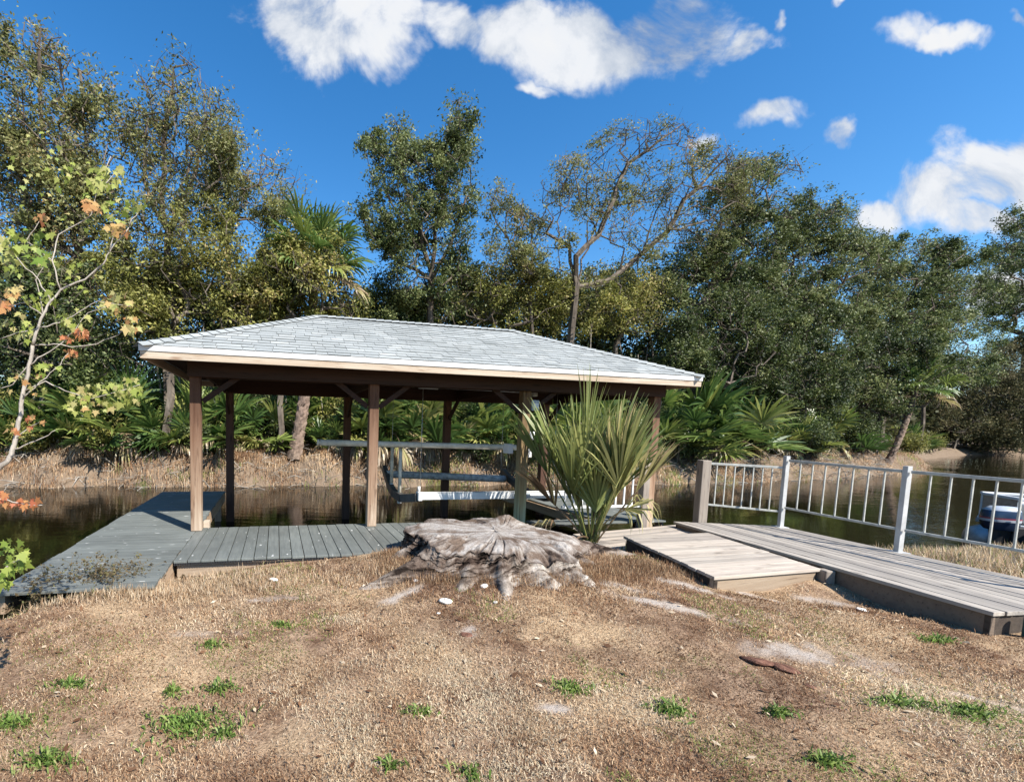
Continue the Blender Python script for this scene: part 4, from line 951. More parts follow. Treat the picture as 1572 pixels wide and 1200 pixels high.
# shaded woods behind everything: one mass of far leaves and stems
def woods():
    rng = np.random.default_rng(5); n = 300000
    u = rng.uniform(-26, 95, n); u = np.where(rng.random(n) < .55, rng.uniform(-22, 34, n), u)
    vb = vbank(u); k = rng.random(n) ** .7
    v = vb + 4.5 + k * 9 + rng.normal(size=n)
    hh = (3.4 + 3.6 * k + 1.8 * fbm(u * .35, v * .3, seed=77)) * (1 + np.clip(u - 20, 0, 60) * .012)
    x = cos(A) * u - sin(A) * v; y = sin(A) * u + cos(A) * v
    z = gheight(x, y) + rng.random(n) ** .8 * hh
    C = np.stack([x, y, z], -1)
    C += np.repeat(rng.normal(size=(n // 30 + 1, 3)) * .5, 30, 0)[:n]
    sz = .17 + .004 * np.clip(u, 0, 90)
    q = leaf_quads(C, 1., rng, .5); ce = q.mean(1, keepdims=True); q = ce + (q - ce) * sz[:, None, None]
    t = np.clip(rng.beta(2, 3, n) * .9, 0, 1)
    o = poly_mesh('woods', q, 4, MAT['dark'], tint=t); tag(o, 'shaded mass of undergrowth and low trees behind the bank', 'woods', kind='stuff')
    n = 70000; k = rng.random(n); u = rng.uniform(38, 150, n); v = vbank(u) + 3 + k * 16
    x = cos(A) * u - sin(A) * v; y = sin(A) * u + cos(A) * v; z = gheight(x, y) + rng.random(n) ** .8 * (6 + 5 * k + 3 * fbm(u * .15, v * .2, seed=78))
    C = np.stack([x, y, z], -1) + np.repeat(rng.normal(size=(n // 25 + 1, 3)) * .9, 25, 0)[:n]
    o = poly_mesh('far_woods', leaf_quads(C, .55, rng, .6), 4, MAT['far'], tint=np.clip(rng.beta(2, 3, n) * .9, 0, 1)); tag(o, 'distant woods closing off the bend of the canal', 'woods', kind='stuff')
    m = 420; u = rng.uniform(-20, 45, m); v = vbank(u) + 3.2 + rng.random(m) * 6
    x = cos(A) * u - sin(A) * v; y = sin(A) * u + cos(A) * v; z = gheight(x, y)
    a = np.stack([x, y, z - .2], -1); hh = rng.uniform(2.5, 6, m); b = a + np.stack([rng.normal(size=m) * .7, rng.normal(size=m) * .7, hh], -1)
    mid = (a + b) / 2 + rng.normal(size=(m, 3)) * .25
    pp = np.concatenate([a, mid, b]); i = np.arange(m); pr = np.concatenate([np.full(m, -1), i, i + m]); r0 = rng.uniform(.015, .07, m)
    o = poly_mesh('wood_stems', tubes_from_edges(pp, pr, np.concatenate([r0, r0 * .8, r0 * .5]), 5), 4, MAT['palebark']); tag(o, 'thin tangled stems standing in the shaded woods', 'stems', kind='stuff')
woods()

# ------------------------------------------------------------------ fan-leaved palms
def fan_leaf(rng, base, d0, pet, R, nseg=22, spread=2.35, w=.045, droop=.35, cost=.2, tint=.5, hang=.0, fold=.25, pw=.012):
    """petiole and radiating folded segments; returns quads and tints"""
    d0 = np.array(d0, float); d0 /= np.linalg.norm(d0); g = np.array([0, 0, -1.])
    Q, T = [], []
    p = np.array(base, float); d = d0.copy(); n = 5; pts = [p.copy()]
    for i in range(n):
        d = d + g * (.10 + hang * .5) * (i + 1) / n * .6; d /= np.linalg.norm(d); p = p + d * pet / n; pts.append(p.copy())
    s = np.cross(d, [0, 0, 1.]); 
    if np.linalg.norm(s) < .1: s = np.array([1., 0, 0])
    s /= np.linalg.norm(s); rl_ = rng.uniform(-.6, .6); nn = np.cross(s, d); s = s * cos(rl_) + nn * sin(rl_); nn = np.cross(s, d)
    for a, b in zip(pts[:-1], pts[1:]):
        for o1 in (s, nn):
            Q.append([a - o1 * pw, a + o1 * pw, b + o1 * pw * .8, b - o1 * pw * .8]); T.append(min(1, tint + .12))
    hub = pts[-1]
    for k in range(nseg):
        f = (k + .5) / nseg * 2 - 1; an = f * spread
        sd_ = d * cos(an) + s * sin(an) + nn * (abs(sin(an)) * fold + rng.normal() * .06)
        sd_ /= np.linalg.norm(sd_)
        L = R * (1 - .28 * abs(f) ** 2) * rng.uniform(.9, 1.06)
        o = hub - d * cost * R * (1 - abs(f)) * 0 + d * cost * R * (1 - abs(f))
        side = np.cross(sd_, nn); side /= max(np.linalg.norm(side), 1e-6)
        side = side * cos(.5 * (-1) ** k) + np.cross(side, sd_) * sin(.5 * (-1) ** k)
        c1 = o + sd_ * L * .55 + g * hang * L * .2; dd = sd_ + g * (droop * rng.uniform(.5, 1.4) + hang); dd /= np.linalg.norm(dd)
        c2 = c1 + dd * L * .25; d3 = dd + g * (droop * rng.uniform(.6, 2.) + hang); d3 /= np.linalg.norm(d3); c3 = c2 + d3 * L * .22
        ww = w * (L / R); t = np.clip(tint + rng.normal() * .05, 0, 1)
        Q.append([o - side * ww * .2, o + side * ww * .2, c1 + side * ww * .5, c1 - side * ww * .5]); T.append(t)
        Q.append([c1 - side * ww * .5, c1 + side * ww * .5, c2 + side * ww * .3, c2 - side * ww * .3]); T.append(t)
        Q.append([c2 - side * ww * .3, c2 + side * ww * .3, c3 + side * ww * .05, c3 - side * ww * .05]); T.append(min(1, t + .06 * rng.random()))
    return Q, T

def palmetto_mesh(seed, n=17, dead=9, R=.75, pet=.75):
    rng = np.random.default_rng(seed); Q, T = [], []
    for k in range(n):
        az = 2.4 * k + rng.normal() * .3; el = rng.uniform(.15, 1.35); st = .25 * rng.random()
        d = np.array([cos(az) * cos(el), sin(az) * cos(el), sin(el)])
        tn = rng.uniform(.15, .62) if rng.random() > .15 else rng.uniform(.66, .78)
        q, t = fan_leaf(rng, (d[0] * .12, d[1] * .12, .15 + st), d, pet * rng.uniform(.7, 1.5), R * rng.uniform(.7, 1.05), nseg=22, spread=rng.uniform(1.7, 2.3), tint=tn, droop=rng.uniform(.05, .3), w=.078, cost=.05)
        Q += q; T += t
    for k in range(dead):
        az = rng.uniform(0, 6.28); d = np.array([cos(az), sin(az), rng.uniform(-.1, .5)])
        q, t = fan_leaf(rng, (d[0] * .1, d[1] * .1, .45), d, pet * .55, R * .7, nseg=13, spread=1.0, tint=rng.uniform(.84, .97), droop=.8, hang=.7, w=.05)
        Q += q; T += t
    return np.array(Q), np.array(T)
pm = []
for s_ in range(5):
    Q, T = palmetto_mesh(100 + s_, R=.70 + .05 * s_)
    o = poly_mesh('saw_palmetto', Q, 4, MAT['palmetto'], tint=T); pm.append(o)
GP = 'saw palmettos along the far bank'
spots = [(25, 1.9, 1.1, 'saw palmetto on the far bank at the left edge below the maple trunk'), (75, 1.5, 1.0, 'saw palmetto with bleached dead fronds behind the maple branches'), (125, 2.2, 1.2, 'big dark green saw palmetto left of the boathouse above the open bank'),
         (140, 1.1, .9, 'spiky narrow-leaved saw palmetto low on the bank left of the boathouse'), (185, 1.8, 1.15, 'saw palmetto with brown skirt just left of the roof corner'), (240, 1.9, 1.2, 'saw palmetto seen directly left of the first front post'),
         (285, 1.5, 1.0, 'saw palmetto hidden partly by the first front post'), (325, 1.9, 1.1, 'saw palmetto between the two leftmost boathouse posts'), (375, 2.3, 1.0, 'dark saw palmetto right of the leftmost back post'),
         (420, 2.2, .9, 'small saw palmetto just left of the booted palm trunk'), (498, 1.6, 1.0, 'saw palmetto right of the booted palm trunk above the guide pole end'), (550, 1.5, 1.1, 'yellow-tipped saw palmetto between the second back post and second front post'),
         (598, 1.7, 1.15, 'saw palmetto with a pale dead frond right of the second front post'), (640, 1.4, 1.2, 'bright fan-leaved saw palmetto in the middle of the lift opening'), (668, 2.2, 1.25, 'tall saw palmetto left of the third back post'),
         (715, 1.5, 1.1, 'saw palmetto with yellowing fronds right of the third back post'), (752, 1.3, 1.2, 'brightest saw palmetto left of the greenish post'), (790, 2.0, 1.2, 'saw palmetto behind the greenish post'),
         (850, 1.8, 1.3, 'saw palmetto behind the near fan palm'), (900, 1.5, 1.3, 'bright yellow-green saw palmetto behind the near fan palm fronds'), (950, 2.0, 1.3, 'saw palmetto left of the fourth front post'),
         (1005, 1.4, 1.1, 'saw palmetto just right of the fourth front post'), (1045, 2.2, 1.5, 'large dark saw palmetto below the right roof corner'), (1075, 1.4, 1.2, 'saw palmetto with straw skirt above the timber rail post'),
         (1120, 1.6, 1.3, 'saw palmetto with drooping yellow fronds above the first rail panel'), (1165, 1.8, 1.3, 'saw palmetto in shade above the left white rail post'), (1215, 1.5, 1.2, 'dark saw palmetto above the middle rail panel'),
         (1265, 2.0, 1.3, 'saw palmetto in deep shade left of the grassy point'), (1310, 3.0, 1.3, 'saw palmetto behind the grassy point'), (1385, 1.8, 1.4, 'lighter saw palmetto at the tip of the far bank'), (1420, 1.3, 1.1, 'yellow saw palmetto nearest the water at the tip of the far bank')]
def bankpoint(px, off):
    v = 15.
    for _ in range(12):
        p = atv(px, 700, v); u = p @ UA; v = float(vbank(u)) + off
    p = atv(px, 700, v); return p
rs_ = np.random.default_rng(3)
for i, (px, off, s_, lab) in enumerate(spots):
    s_ *= (.8 if px > 1190 else 1.) * (.78 + .44 * ((i * 7) % 5) / 4); off += .5 * ((i * 3) % 4) / 3 - .25
    p = bankpoint(px, off + .2)
    if i < 5: o = pm[i]
    else: o = pm[i % 5].copy(); col.objects.link(o)
    z = float(gheight(p[0], p[1])); o.location = (p[0], p[1], z - .05); o.rotation_euler = (0, 0, rs_.uniform(0, 6.28)); s2 = s_ * rs_.uniform(1.05, 1.25); o.scale = (s2, s2, s2 * rs_.uniform(.95, 1.15))
    tag(o, lab, 'palmetto', GP)
# second row, deeper in the shade: only tips show
for i in range(26):
    px = 20 + i * 46 + rs_.uniform(-14, 14); p = bankpoint(px, 3.6 + rs_.uniform(0, 1.6)); o = pm[i % 5].copy(); col.objects.link(o)
    o.location = (p[0], p[1], float(gheight(p[0], p[1]))); o.rotation_euler = (0, 0, rs_.uniform(0, 6.28)); s2 = rs_.uniform(1.2, 1.7); o.scale = (s2,) * 3
    tag(o, 'shaded saw palmetto standing in the rear row under the trees', 'palmetto', 'rear row of saw palmettos')

def palm_tree(name, label, px, v, cpx, cpy, cv, R=.95, n=26, seed=60, rtr=.17):
    rng = np.random.default_rng(seed); b = atv(px, 690, v); b[2] = float(gheight(b[0], b[1])); t = atv(cpx, cpy, cv)
    root = thing(name, label, 'palm tree', b)
    rings = []; m = 60; k = 16
    for i in range(m + 1):
        f = i / m; c = b * (1 - f) + t * f + np.array([sin(f * 3) * .15, 0, 0]) - b; r = rtr * (1.25 - .35 * f) * (1 + .45 * max(0, .12 - f) * 4)
        an = np.linspace(0, 2 * pi, k, endpoint=False)
        boots = .22 * np.maximum(0, np.sin(an * 5 + i * 1.9)) * ((i % 3) / 2) + .06 * rng.random(k)
        rr2 = r * (1 + boots); rings.append(np.stack([c[0] + rr2 * np.cos(an), c[1] + rr2 * np.sin(an), np.full(k, c[2]) + .03 * rng.random(k)], -1))
    grid_mesh('trunk', np.array(rings), MAT['palmbark'], root, wrap=True, smooth=False)
    m_ = []
    for i in range(70):      # split leaf-base boots standing off the trunk
        f = rng.random() ** 1.1; c = (b * (1 - f) + t * f) - b; az = rng.uniform(0, 6.28); o = np.array([cos(az), sin(az), 0]); L = rng.uniform(.15, .42)
        a = c + o * rtr * .95; e = a + o * L * .45 + np.array([0, 0, L * rng.uniform(.3, 1.)]); s = np.array([-o[1], o[0], 0]) * .04
        m_.append([a - s, a + s, e + s * .5, e - s * .5])
    poly_mesh('boots', np.array(m_), 4, MAT['palmbark'], root, tint=np.zeros(len(m_)))
    Q, T = [], []
    for i in range(n):
        az = 2.4 * i; el = 1.35 - 1.9 * (i / n) ** 1.1; d = np.array([cos(az) * cos(el), sin(az) * cos(el), sin(el)])
        tn = rng.uniform(.2, .6) if i < n * .8 else rng.uniform(.75, .95)
        q, tt_ = fan_leaf(rng, t - b, d, rng.uniform(.9, 1.3), R * rng.uniform(.9, 1.15), nseg=26, spread=2.0, cost=.35, tint=tn, droop=.3 + .4 * (i / n), w=.085); Q += q; T += tt_
    poly_mesh('crown', np.array(Q), 4, MAT['palmetto'], root, tint=np.array(T))
    return root
palm_tree('cabbage_palm', 'cabbage palm whose booted trunk passes behind the roof left of the second post', 452, 16.3, 482, 412, 17.1, R=1.0, n=38)
palm_tree('cabbage_palm', 'leaning palm trunk with brown skirt on the grassy point of the right bank', 1365, 20.2, 1405, 600, 20.4, R=.9, n=20, seed=61, rtr=.13)

# ------------------------------------------------------------------ near fan palm behind the stump
np_b = np.array([3.12, 6.55, 0.]); np_b[2] = float(gheight(3.12, 6.55)) - .02
if np_b[2] < -.2: np_b[2] = -.12
npalm = thing('fan_palm', 'young fan palm with long upright fronds growing between stump and deck', 'palm', np_b)
rng = np.random.default_rng(88)
# (azimuth in the picture plane: + right, forward amount, elevation, petiole, blade, tint)
fr = [(-.10, .0, 1.52, 1.15, 1.30, .45), (-.55, .1, 1.18, 1.0, 1.15, .40), (-.35, -.2, 1.30, .75, 1.05, .55), (-.75, .2, 1.05, 1.05, 1.1, .25), (-.65, -.3, 1.12, .8, 1.1, .45), (.05, -.4, 1.42, .95, 1.15, .6), (.35, -.35, 1.2, .9, 1.05, .35), (-.22, .3, 1.40, .95, 1.20, .35),
      (.20, -.2, 1.38, .85, 1.15, .72), (.10, .25, 1.46, .7, 1.10, .80), (.45, .1, 1.18, 1.0, 1.20, .45), (.70, .0, 1.0, 1.0, 1.1, .35), (.95, .2, .80, .85, 1.15, .30),
      (.55, -.3, 1.05, .75, .95, .62), (.30, .4, 1.28, .9, 1.1, .50), (-.5, .4, 1.1, .6, .9, .5), (.8, -.2, .80, .9, .8, .74), (-.05, -.3, 1.3, .5, .8, .4), (-.85, -.1, .80, .75, .75, .9), (.15, -.1, 1.1, .4, .7, .5), (-.3, .1, 1.2, .45, .7, .55), (.12, -.2, 1.45, .6, 1.0, .35), (-.2, -.25, 1.42, .55, .95, .3), (.28, .1, 1.35, .5, .95, .5), (-.4, .2, 1.3, .5, .9, .6), (.2, .3, 1.3, .35, .8, .4)]
for (ax, fy, el, pet, R, tn) in fr:
    h0 = math.tan(el) * math.hypot(ax, fy) if abs(ax) > .15 else 1.; ax = ax * (.50 if ax > .3 else .9); tn = min(1, tn + .11)
    d = np.array([ax, fy, h0])
    o_ = np.array([ax * .10 + rng.normal() * .03, fy * .1, .0])
    q, t_ = fan_leaf(rng, o_, d, pet, R * .92, nseg=30, spread=rng.uniform(.5, .85), w=.040, droop=rng.uniform(.04, .18), cost=.18, tint=tn, hang=.0, fold=.55, pw=.013)
    poly_mesh('frond', np.array(q), 4, MAT['palm'], npalm, tint=t_)
for (ax, fy, el, pet, R, tn) in [(.32, -.3, .8, .65, .65, .80), (-.45, -.3, .25, .4, .6, .94), (-.6, .1, .45, .55, .6, .96)]:
    d = np.array([ax, fy, el]); q, t_ = fan_leaf(rng, (0, 0, .05), d, pet, R, nseg=20, spread=1.3, w=.028, droop=.9, cost=.1, tint=tn, hang=.55, fold=.2)
    o = poly_mesh('frond', np.array(q), 4, MAT['palm'], npalm, tint=t_); o['label'] = 'drooping pale dry frond'

# ------------------------------------------------------------------ maple sapling in front at the left
mv = 3.0
def ppx(pts, v=mv, dv=0.): return [tuple(atv(p[0], p[1], v + dv * k)) for k, p in enumerate(pts)]
mb_ = atv(-60, 745, mv); mb_[2] = float(gheight(mb_[0], mb_[1]))
mp = thing('maple_sapling', 'slender pale-barked maple sapling with yellow and orange leaves at the left edge', 'tree', mb_)
m = MB(); off = Vector(mb_)
def T_(pts, r0, r1, v=mv, dv=0., n=7):
    q = [Vector(p) - off for p in ppx(pts, v, dv)]; q2 = [q[0]]
    for a_, b_ in zip(q[:-1], q[1:]):
        for f in (.33, .66): q2.append(a_.lerp(b_, f) + Vector([random.uniform(-1, 1) * .006 for _ in range(3)]))
        q2.append(b_)
    m.tube(q2, [r0 + (r1 - r0) * i / (len(q2) - 1) for i in range(len(q2))], n)
gp = Vector(mb_)
tr_ = [(-60, 790), (-30, 735), (0, 717), (14, 703), (22, 682), (28, 647), (35, 605), (44, 560), (50, 530), (58, 504), (66, 484), (78, 462), (93, 445), (131, 429), (159, 405), (168, 387), (198, 349)]
T_(tr_[:9], .016, .009)
m.tube([Vector((0, 0, -.1)), Vector((0, 0, .3)), Vector(ppx([tr_[0]])[0]) - off], [.03, .024, .02], 8)
m.build('trunk', MAT['sapbark'], mp); m = MB()
T_(tr_[8:], .009, .0025)
for b in ([(47, 560), (65, 546), (93, 528), (114, 509), (135, 480), (165, 470)], [(54, 530), (82, 528), (117, 532), (149, 528), (182, 514), (196, 500)], [(62, 502), (93, 495), (121, 479), (150, 462), (200, 470)], [(56, 505), (28, 510), (0, 520)],
          [(35, 612), (54, 595), (77, 572), (93, 560), (105, 542)], [(22, 675), (40, 660), (60, 648)], [(18, 690), (47, 679), (70, 670), (85, 660)], [(38, 600), (70, 585), (100, 600), (140, 612), (215, 590)], [(66, 484), (40, 465), (10, 470)],
          [(93, 445), (80, 400), (90, 360), (140, 330), (150, 290), (170, 240)], [(78, 462), (60, 430), (30, 400), (0, 360)], [(198, 349), (215, 320)], [(44, 560), (20, 590), (0, 596)], [(168, 387), (175, 345)], [(66, 484), (62, 455), (55, 430), (70, 400)],
          [(80, 400), (40, 370), (60, 340)], [(150, 290), (190, 255)]): T_(b, .0042, .0015)
m.build('branches', MAT['sapbark'], mp); m = MB()
T_([(-80, 930), (-20, 900), (10, 870), (40, 850)], .008, .003, 2.6); m.build('low_branch', MAT['sapbark'], mp); m = MB(); T_([(-60, 770), (0, 766), (30, 772), (65, 775)], .005, .002, 2.7); m.build('low_branch', MAT['sapbark'], mp)
lobes = np.array([(0, 0), (.10, .12), (.42, .02), (.28, .22), (.50, .48), (.24, .46), (.0, 1.), (-.24, .46), (-.50, .48), (-.28, .22), (-.42, .02), (-.10, .12)])
def maple_leaves(groups, name, par, org):
    rng = np.random.default_rng(17); Vs, Ts = [], []
    for (x, y, rx, ry, n, t0, t1, v, sz) in groups:
        for _ in range(int(n * 1.7)):
            a = rng.uniform(0, 6.28); r = rng.random() ** .5; c = atv(x + rx * r * cos(a), y + ry * r * sin(a), v + rng.normal() * .12)
            up = np.array([rng.normal() * .5, rng.normal() * .5, -1.1 + rng.normal() * .5]); up /= np.linalg.norm(up)     # tips hang down
            nn = np.array([rng.normal() * .8, -1., .4 + rng.normal() * .7]); nn -= up * (nn @ up); nn /= np.linalg.norm(nn); s = np.cross(up, nn); k = sz * .74 * rng.uniform(.55, 1.2)
            q = [c + (s * l[0] + up * l[1] + nn * (-.18 * abs(l[0]) + .1 * l[1] * l[1])) * k for l in lobes]
            Vs.append(q); Ts.append(rng.uniform(t0, t1))
    poly_mesh(name, np.array(Vs), 12, MAT['maple'], par, tint=Ts, org=org)
mg = [(152, 275, 16, 26, 16, .3, .55, mv, .075), (140, 312, 14, 12, 9, .72, .86, mv, .08), (175, 265, 22, 14, 12, .3, .55, mv, .07), (178, 348, 16, 9, 8, .68, .9, mv, .08), (190, 320, 40, 20, 24, .1, .55, mv, .065), (65, 333, 12, 8, 5, .7, .9, mv, .06),
      (12, 375, 18, 30, 16, .25, .55, mv, .09), (22, 412, 14, 8, 6, .1, .45, mv, .07), (50, 365, 40, 14, 16, .0, .4, mv, .07), (60, 390, 16, 12, 9, .0, .2, mv, .08), (20, 445, 14, 12, 8, .6, .8, mv, .07), (60, 455, 26, 14, 16, .05, .45, mv, .065), (4, 465, 10, 10, 6, .75, .9, mv, .07),
      (180, 460, 24, 14, 18, .4, .8, mv, .07), (200, 495, 12, 12, 10, .45, .85, mv, .07), (126, 508, 10, 8, 9, .8, .95, mv, .065), (115, 488, 30, 16, 18, .2, .55, mv, .06), (105, 515, 10, 8, 6, .75, .95, mv, .05), (108, 540, 12, 6, 7, .8, 1., mv, .05),
      (165, 605, 55, 22, 52, .15, .62, mv, .062), (200, 590, 20, 12, 14, .2, .6, mv, .06), (135, 620, 36, 14, 20, .2, .75, mv, .06), (70, 565, 22, 10, 9, .1, .45, mv, .055), (30, 500, 26, 22, 16, .2, .6, mv, .06), (40, 590, 30, 24, 16, .4, .85, mv, .055), (50, 645, 14, 14, 10, .7, 1., mv, .05),
      (20, 655, 14, 8, 5, .6, .9, mv, .05), (20, 850, 26, 26, 26, .02, .35, 2.6, .075), (5, 885, 10, 14, 9, .0, .25, 2.6, .07), (28, 770, 36, 8, 18, .82, 1., 2.7, .055), (5, 760, 10, 8, 6, .8, 1., 2.7, .05), (100, 300, 80, 60, 30, .1, .6, mv + .2, .055), (60, 250, 60, 50, 18, .2, .6, mv + .2, .05), (110, 420, 60, 30, 26, .1, .5, mv + .1, .055)]
maple_leaves(mg, 'leaves', mp, mb_)

# ------------------------------------------------------------------ grasses
def blades(C, h, w, rng, lean=.9, droop=.3, az=None):
    """kite-shaped bent blades"""
    n = len(C); az = rng.uniform(0, 2 * pi, n) if az is None else az; ln = rng.uniform(.15, 1., n) * lean
    d = np.stack([np.cos(az) * ln, np.sin(az) * ln, np.ones(n)], -1); d /= np.linalg.norm(d, axis=1, keepdims=True)
    s = np.stack([-np.sin(az), np.cos(az), rng.normal(size=n) * .3], -1)
    h = h[:, None]; w = w[:, None]; mid = C + d * h * .55; tip = C + d * h; tip[:, 2] -= (h[:, 0] * droop * rng.uniform(.3, 1.6, n) * ln)
    return np.stack([C, mid + s * w * .5, tip, mid - s * w * .5], 1)

def lawn():
    rng = np.random.default_rng(9); n = 620000
    y = 1.2 + (rng.random(n) ** 1.75) * 5.6; x = rng.uniform(-1, 1, n) * (1.5 + y * 1.15) + .25 * y
    u = cos(A) * x + sin(A) * y; v = -sin(A) * x + cos(A) * y
    k = (v < vshore(u) - .25) & ~((v > 5.1) & (u > -1.1) & (u < 2.9) & (x < .3))
    k &= ~((u < -1.12) & (u > -2.3) & (v > 4.55)) & ~((x > 5.05) & (y > 3.7) & (x < 6.9)) & ~((x > 3.34) & (x < 5.05) & (y > 4.45 + (x - 3.34) * .34) & (y < 7))
    sm = sandmask(x, y); k &= rng.random(n) > sm * 1.3
    k &= rng.random(n) < np.clip(.8 + 1.2 * fbm(x * 2.2, y * 2.2, seed=22), .12, 1)
    rs = np.hypot(x - SC[0], (y - SC[1])); an = np.arctan2(y - SC[1], x - SC[0])
    k &= rs > np.interp(an % (2 * pi), th, Rt + rootf * .72)
    x, y = x[k], y[k]; n = len(x); z = gheight(x, y); C = np.stack([x, y, z - .004], -1)
    red = np.exp(-(((x - 1.5) / 2.2) ** 2 + ((y - 4.6) / .8) ** 2)); patch = fbm(x * .9, y * .9, seed=23); p2 = fbm(x * 5, y * 5, seed=24)
    t = .53 + .55 * patch + .34 * p2 + rng.normal(size=n) * .20 - .30 * sstep(.12, .38, fbm(x * 1.6 + 9, y * 1.6, seed=61)) - .42 * red * (.6 + fbm(x * 3, y * 3, seed=29)); t = np.clip(t, .02, .905)
    gm = (fbm(x * 1.3 + 5, y * 1.3, seed=26) + .25 * fbm(x * 7, y * 7, seed=27) > .24) | (np.exp(-(((x + 2.0) / .5) ** 2 + ((y - 3.0) / .4) ** 2)) > rng.random(n) * 1.5) | (np.exp(-(((x - 3.5) / .6) ** 2 + ((y - 2.5) / .35) ** 2)) > rng.random(n) * 1.5)
    t = np.where(gm & (rng.random(n) < .33), rng.uniform(.93, 1, n), t)
    h = rng.uniform(.018, .042, n) * (1 + .35 * patch) * (1 + .25 * np.clip(y - 3, 0, 3)); h *= np.where(red > .4, 1.3, 1) * np.where(rng.random(n) < .06, 1.9, 1)
    w = rng.uniform(.0022, .0046, n) * (1 + .22 * np.clip(y - 2, 0, 5))
    o = poly_mesh('lawn_grass', blades(C, h, w, rng, 1.7, .55), 4, MAT['straw'], tint=t); tag(o, 'short dry brown matted lawn grass in the foreground', 'grass', kind='stuff')
lawn()
def litter():
    rng = np.random.default_rng(19); n = 900; y = rng.uniform(1.6, 6, n); x = rng.uniform(-1, 1, n) * (1.5 + y) + .25 * y
    k = (-sin(A) * x + cos(A) * y < vshore(cos(A) * x + sin(A) * y) - .4) & ~((x > 3.3) & (y > 4.3)) & ~((x > 4.9) & (y > 3.5)) & (np.hypot(x - 1.36, y - 5.25) > 1.5); x, y = x[k], y[k]; n = len(x)
    C = np.stack([x, y, gheight(x, y) + .016], -1); az = rng.uniform(0, 6.28, n); L = rng.uniform(.010, .032, n)[:, None]
    a = np.stack([np.cos(az), np.sin(az), rng.normal(size=n) * .25], -1) * L; b = np.stack([-np.sin(az), np.cos(az), rng.normal(size=n) * .4], -1) * L * .4
    o = poly_mesh('leaf_litter', np.stack([C - a, C + b, C + a, C - b], 1), 4, MAT['straw'], tint=np.where(rng.random(n) < .35, rng.uniform(.7, .9, n), rng.uniform(0, .2, n))); tag(o, 'small fallen dead leaves scattered over the dry lawn', 'leaf litter', kind='stuff')
litter()

# taller dry grass along the walkway, dark weeds before the dock, shore grass
def patch_grass(name, label, cat, cs, n, hr, mat, tr_, seed, w=.004, lean=.8, cond=None):
    rng = np.random.default_rng(seed); X = []
    for (cx, cy, rx, ry, k) in cs:
        m_ = int(n * k); X.append(np.stack([cx + rng.normal(size=m_) * rx, cy + rng.normal(size=m_) * ry], -1))
    X = np.concatenate(X); x, y = X[:, 0], X[:, 1]
    if cond is not None: kk = cond(x, y); x, y = x[kk], y[kk]
    C = np.stack([x, y, gheight(x, y) - .01], -1); m_ = len(x)
    o = poly_mesh(name, blades(C, rng.uniform(*hr, m_), np.full(m_, w) * rng.uniform(.6, 1.4, m_), rng, lean, .35), 4, MAT[mat], tint=rng.uniform(*tr_, m_)); tag(o, label, cat, kind='stuff'); return o
def infront(x, y):
    u = cos(A) * x + sin(A) * y; v = -sin(A) * x + cos(A) * y
    return ((v < 5.12) | (u < -1.15)) & ~((u < -1.08) & (v > 4.62))
patch_grass('tall_dry_grass', 'taller straw-coloured grass along the front of the walkway', 'grass', [(-2.9, 3.72, .35, .08, .15), (-2.3, 4.0, .25, .12, .3), (-1.9, 4.25, .25, .2, .4), (-1.35, 4.4, .3, .18, .25), (-.5, 4.5, .5, .15, .12), (.15, 4.7, .25, .12, .08)], 9000, (.03, .13), 'straw', (.35, .9), 71, cond=infront)
patch_grass('shore_grass', 'yellow-green grass on the shore beyond the boardwalk', 'grass', [(8.6, 7.2, .7, .35, .35), (9.6, 6.6, .6, .5, .4), (8.0, 6.4, .5, .5, .25)], 16000, (.08, .30), 'straw', (.5, .99), 72, w=.008, cond=lambda x, y: x > 6.95)
patch_grass('red_grass', 'rusty brown grass banked around the stump roots', 'grass', [(.22, 5.2, .12, .25, .2), (.40, 4.75, .2, .12, .12), (2.2, 4.62, .3, .12, .28), (2.85, 4.9, .35, .15, .2), (1.35, 4.33, .4, .07, .2), (.85, 4.45, .2, .08, .12), (1.9, 4.45, .2, .07, .12)], 26000, (.04, .12), 'straw', (.12, .62), 73, w=.0035, cond=infront)
patch_grass('broadleaf_weeds', 'green and brown low weeds between the greenish post and the stump', 'weeds', [(2.35, 6.75, .35, .1, .5), (2.9, 6.6, .2, .12, .3), (3.3, 6.4, .2, .2, .2)], 1500, (.12, .34), 'weed', (.2, .85), 74, w=.02, lean=1.1)

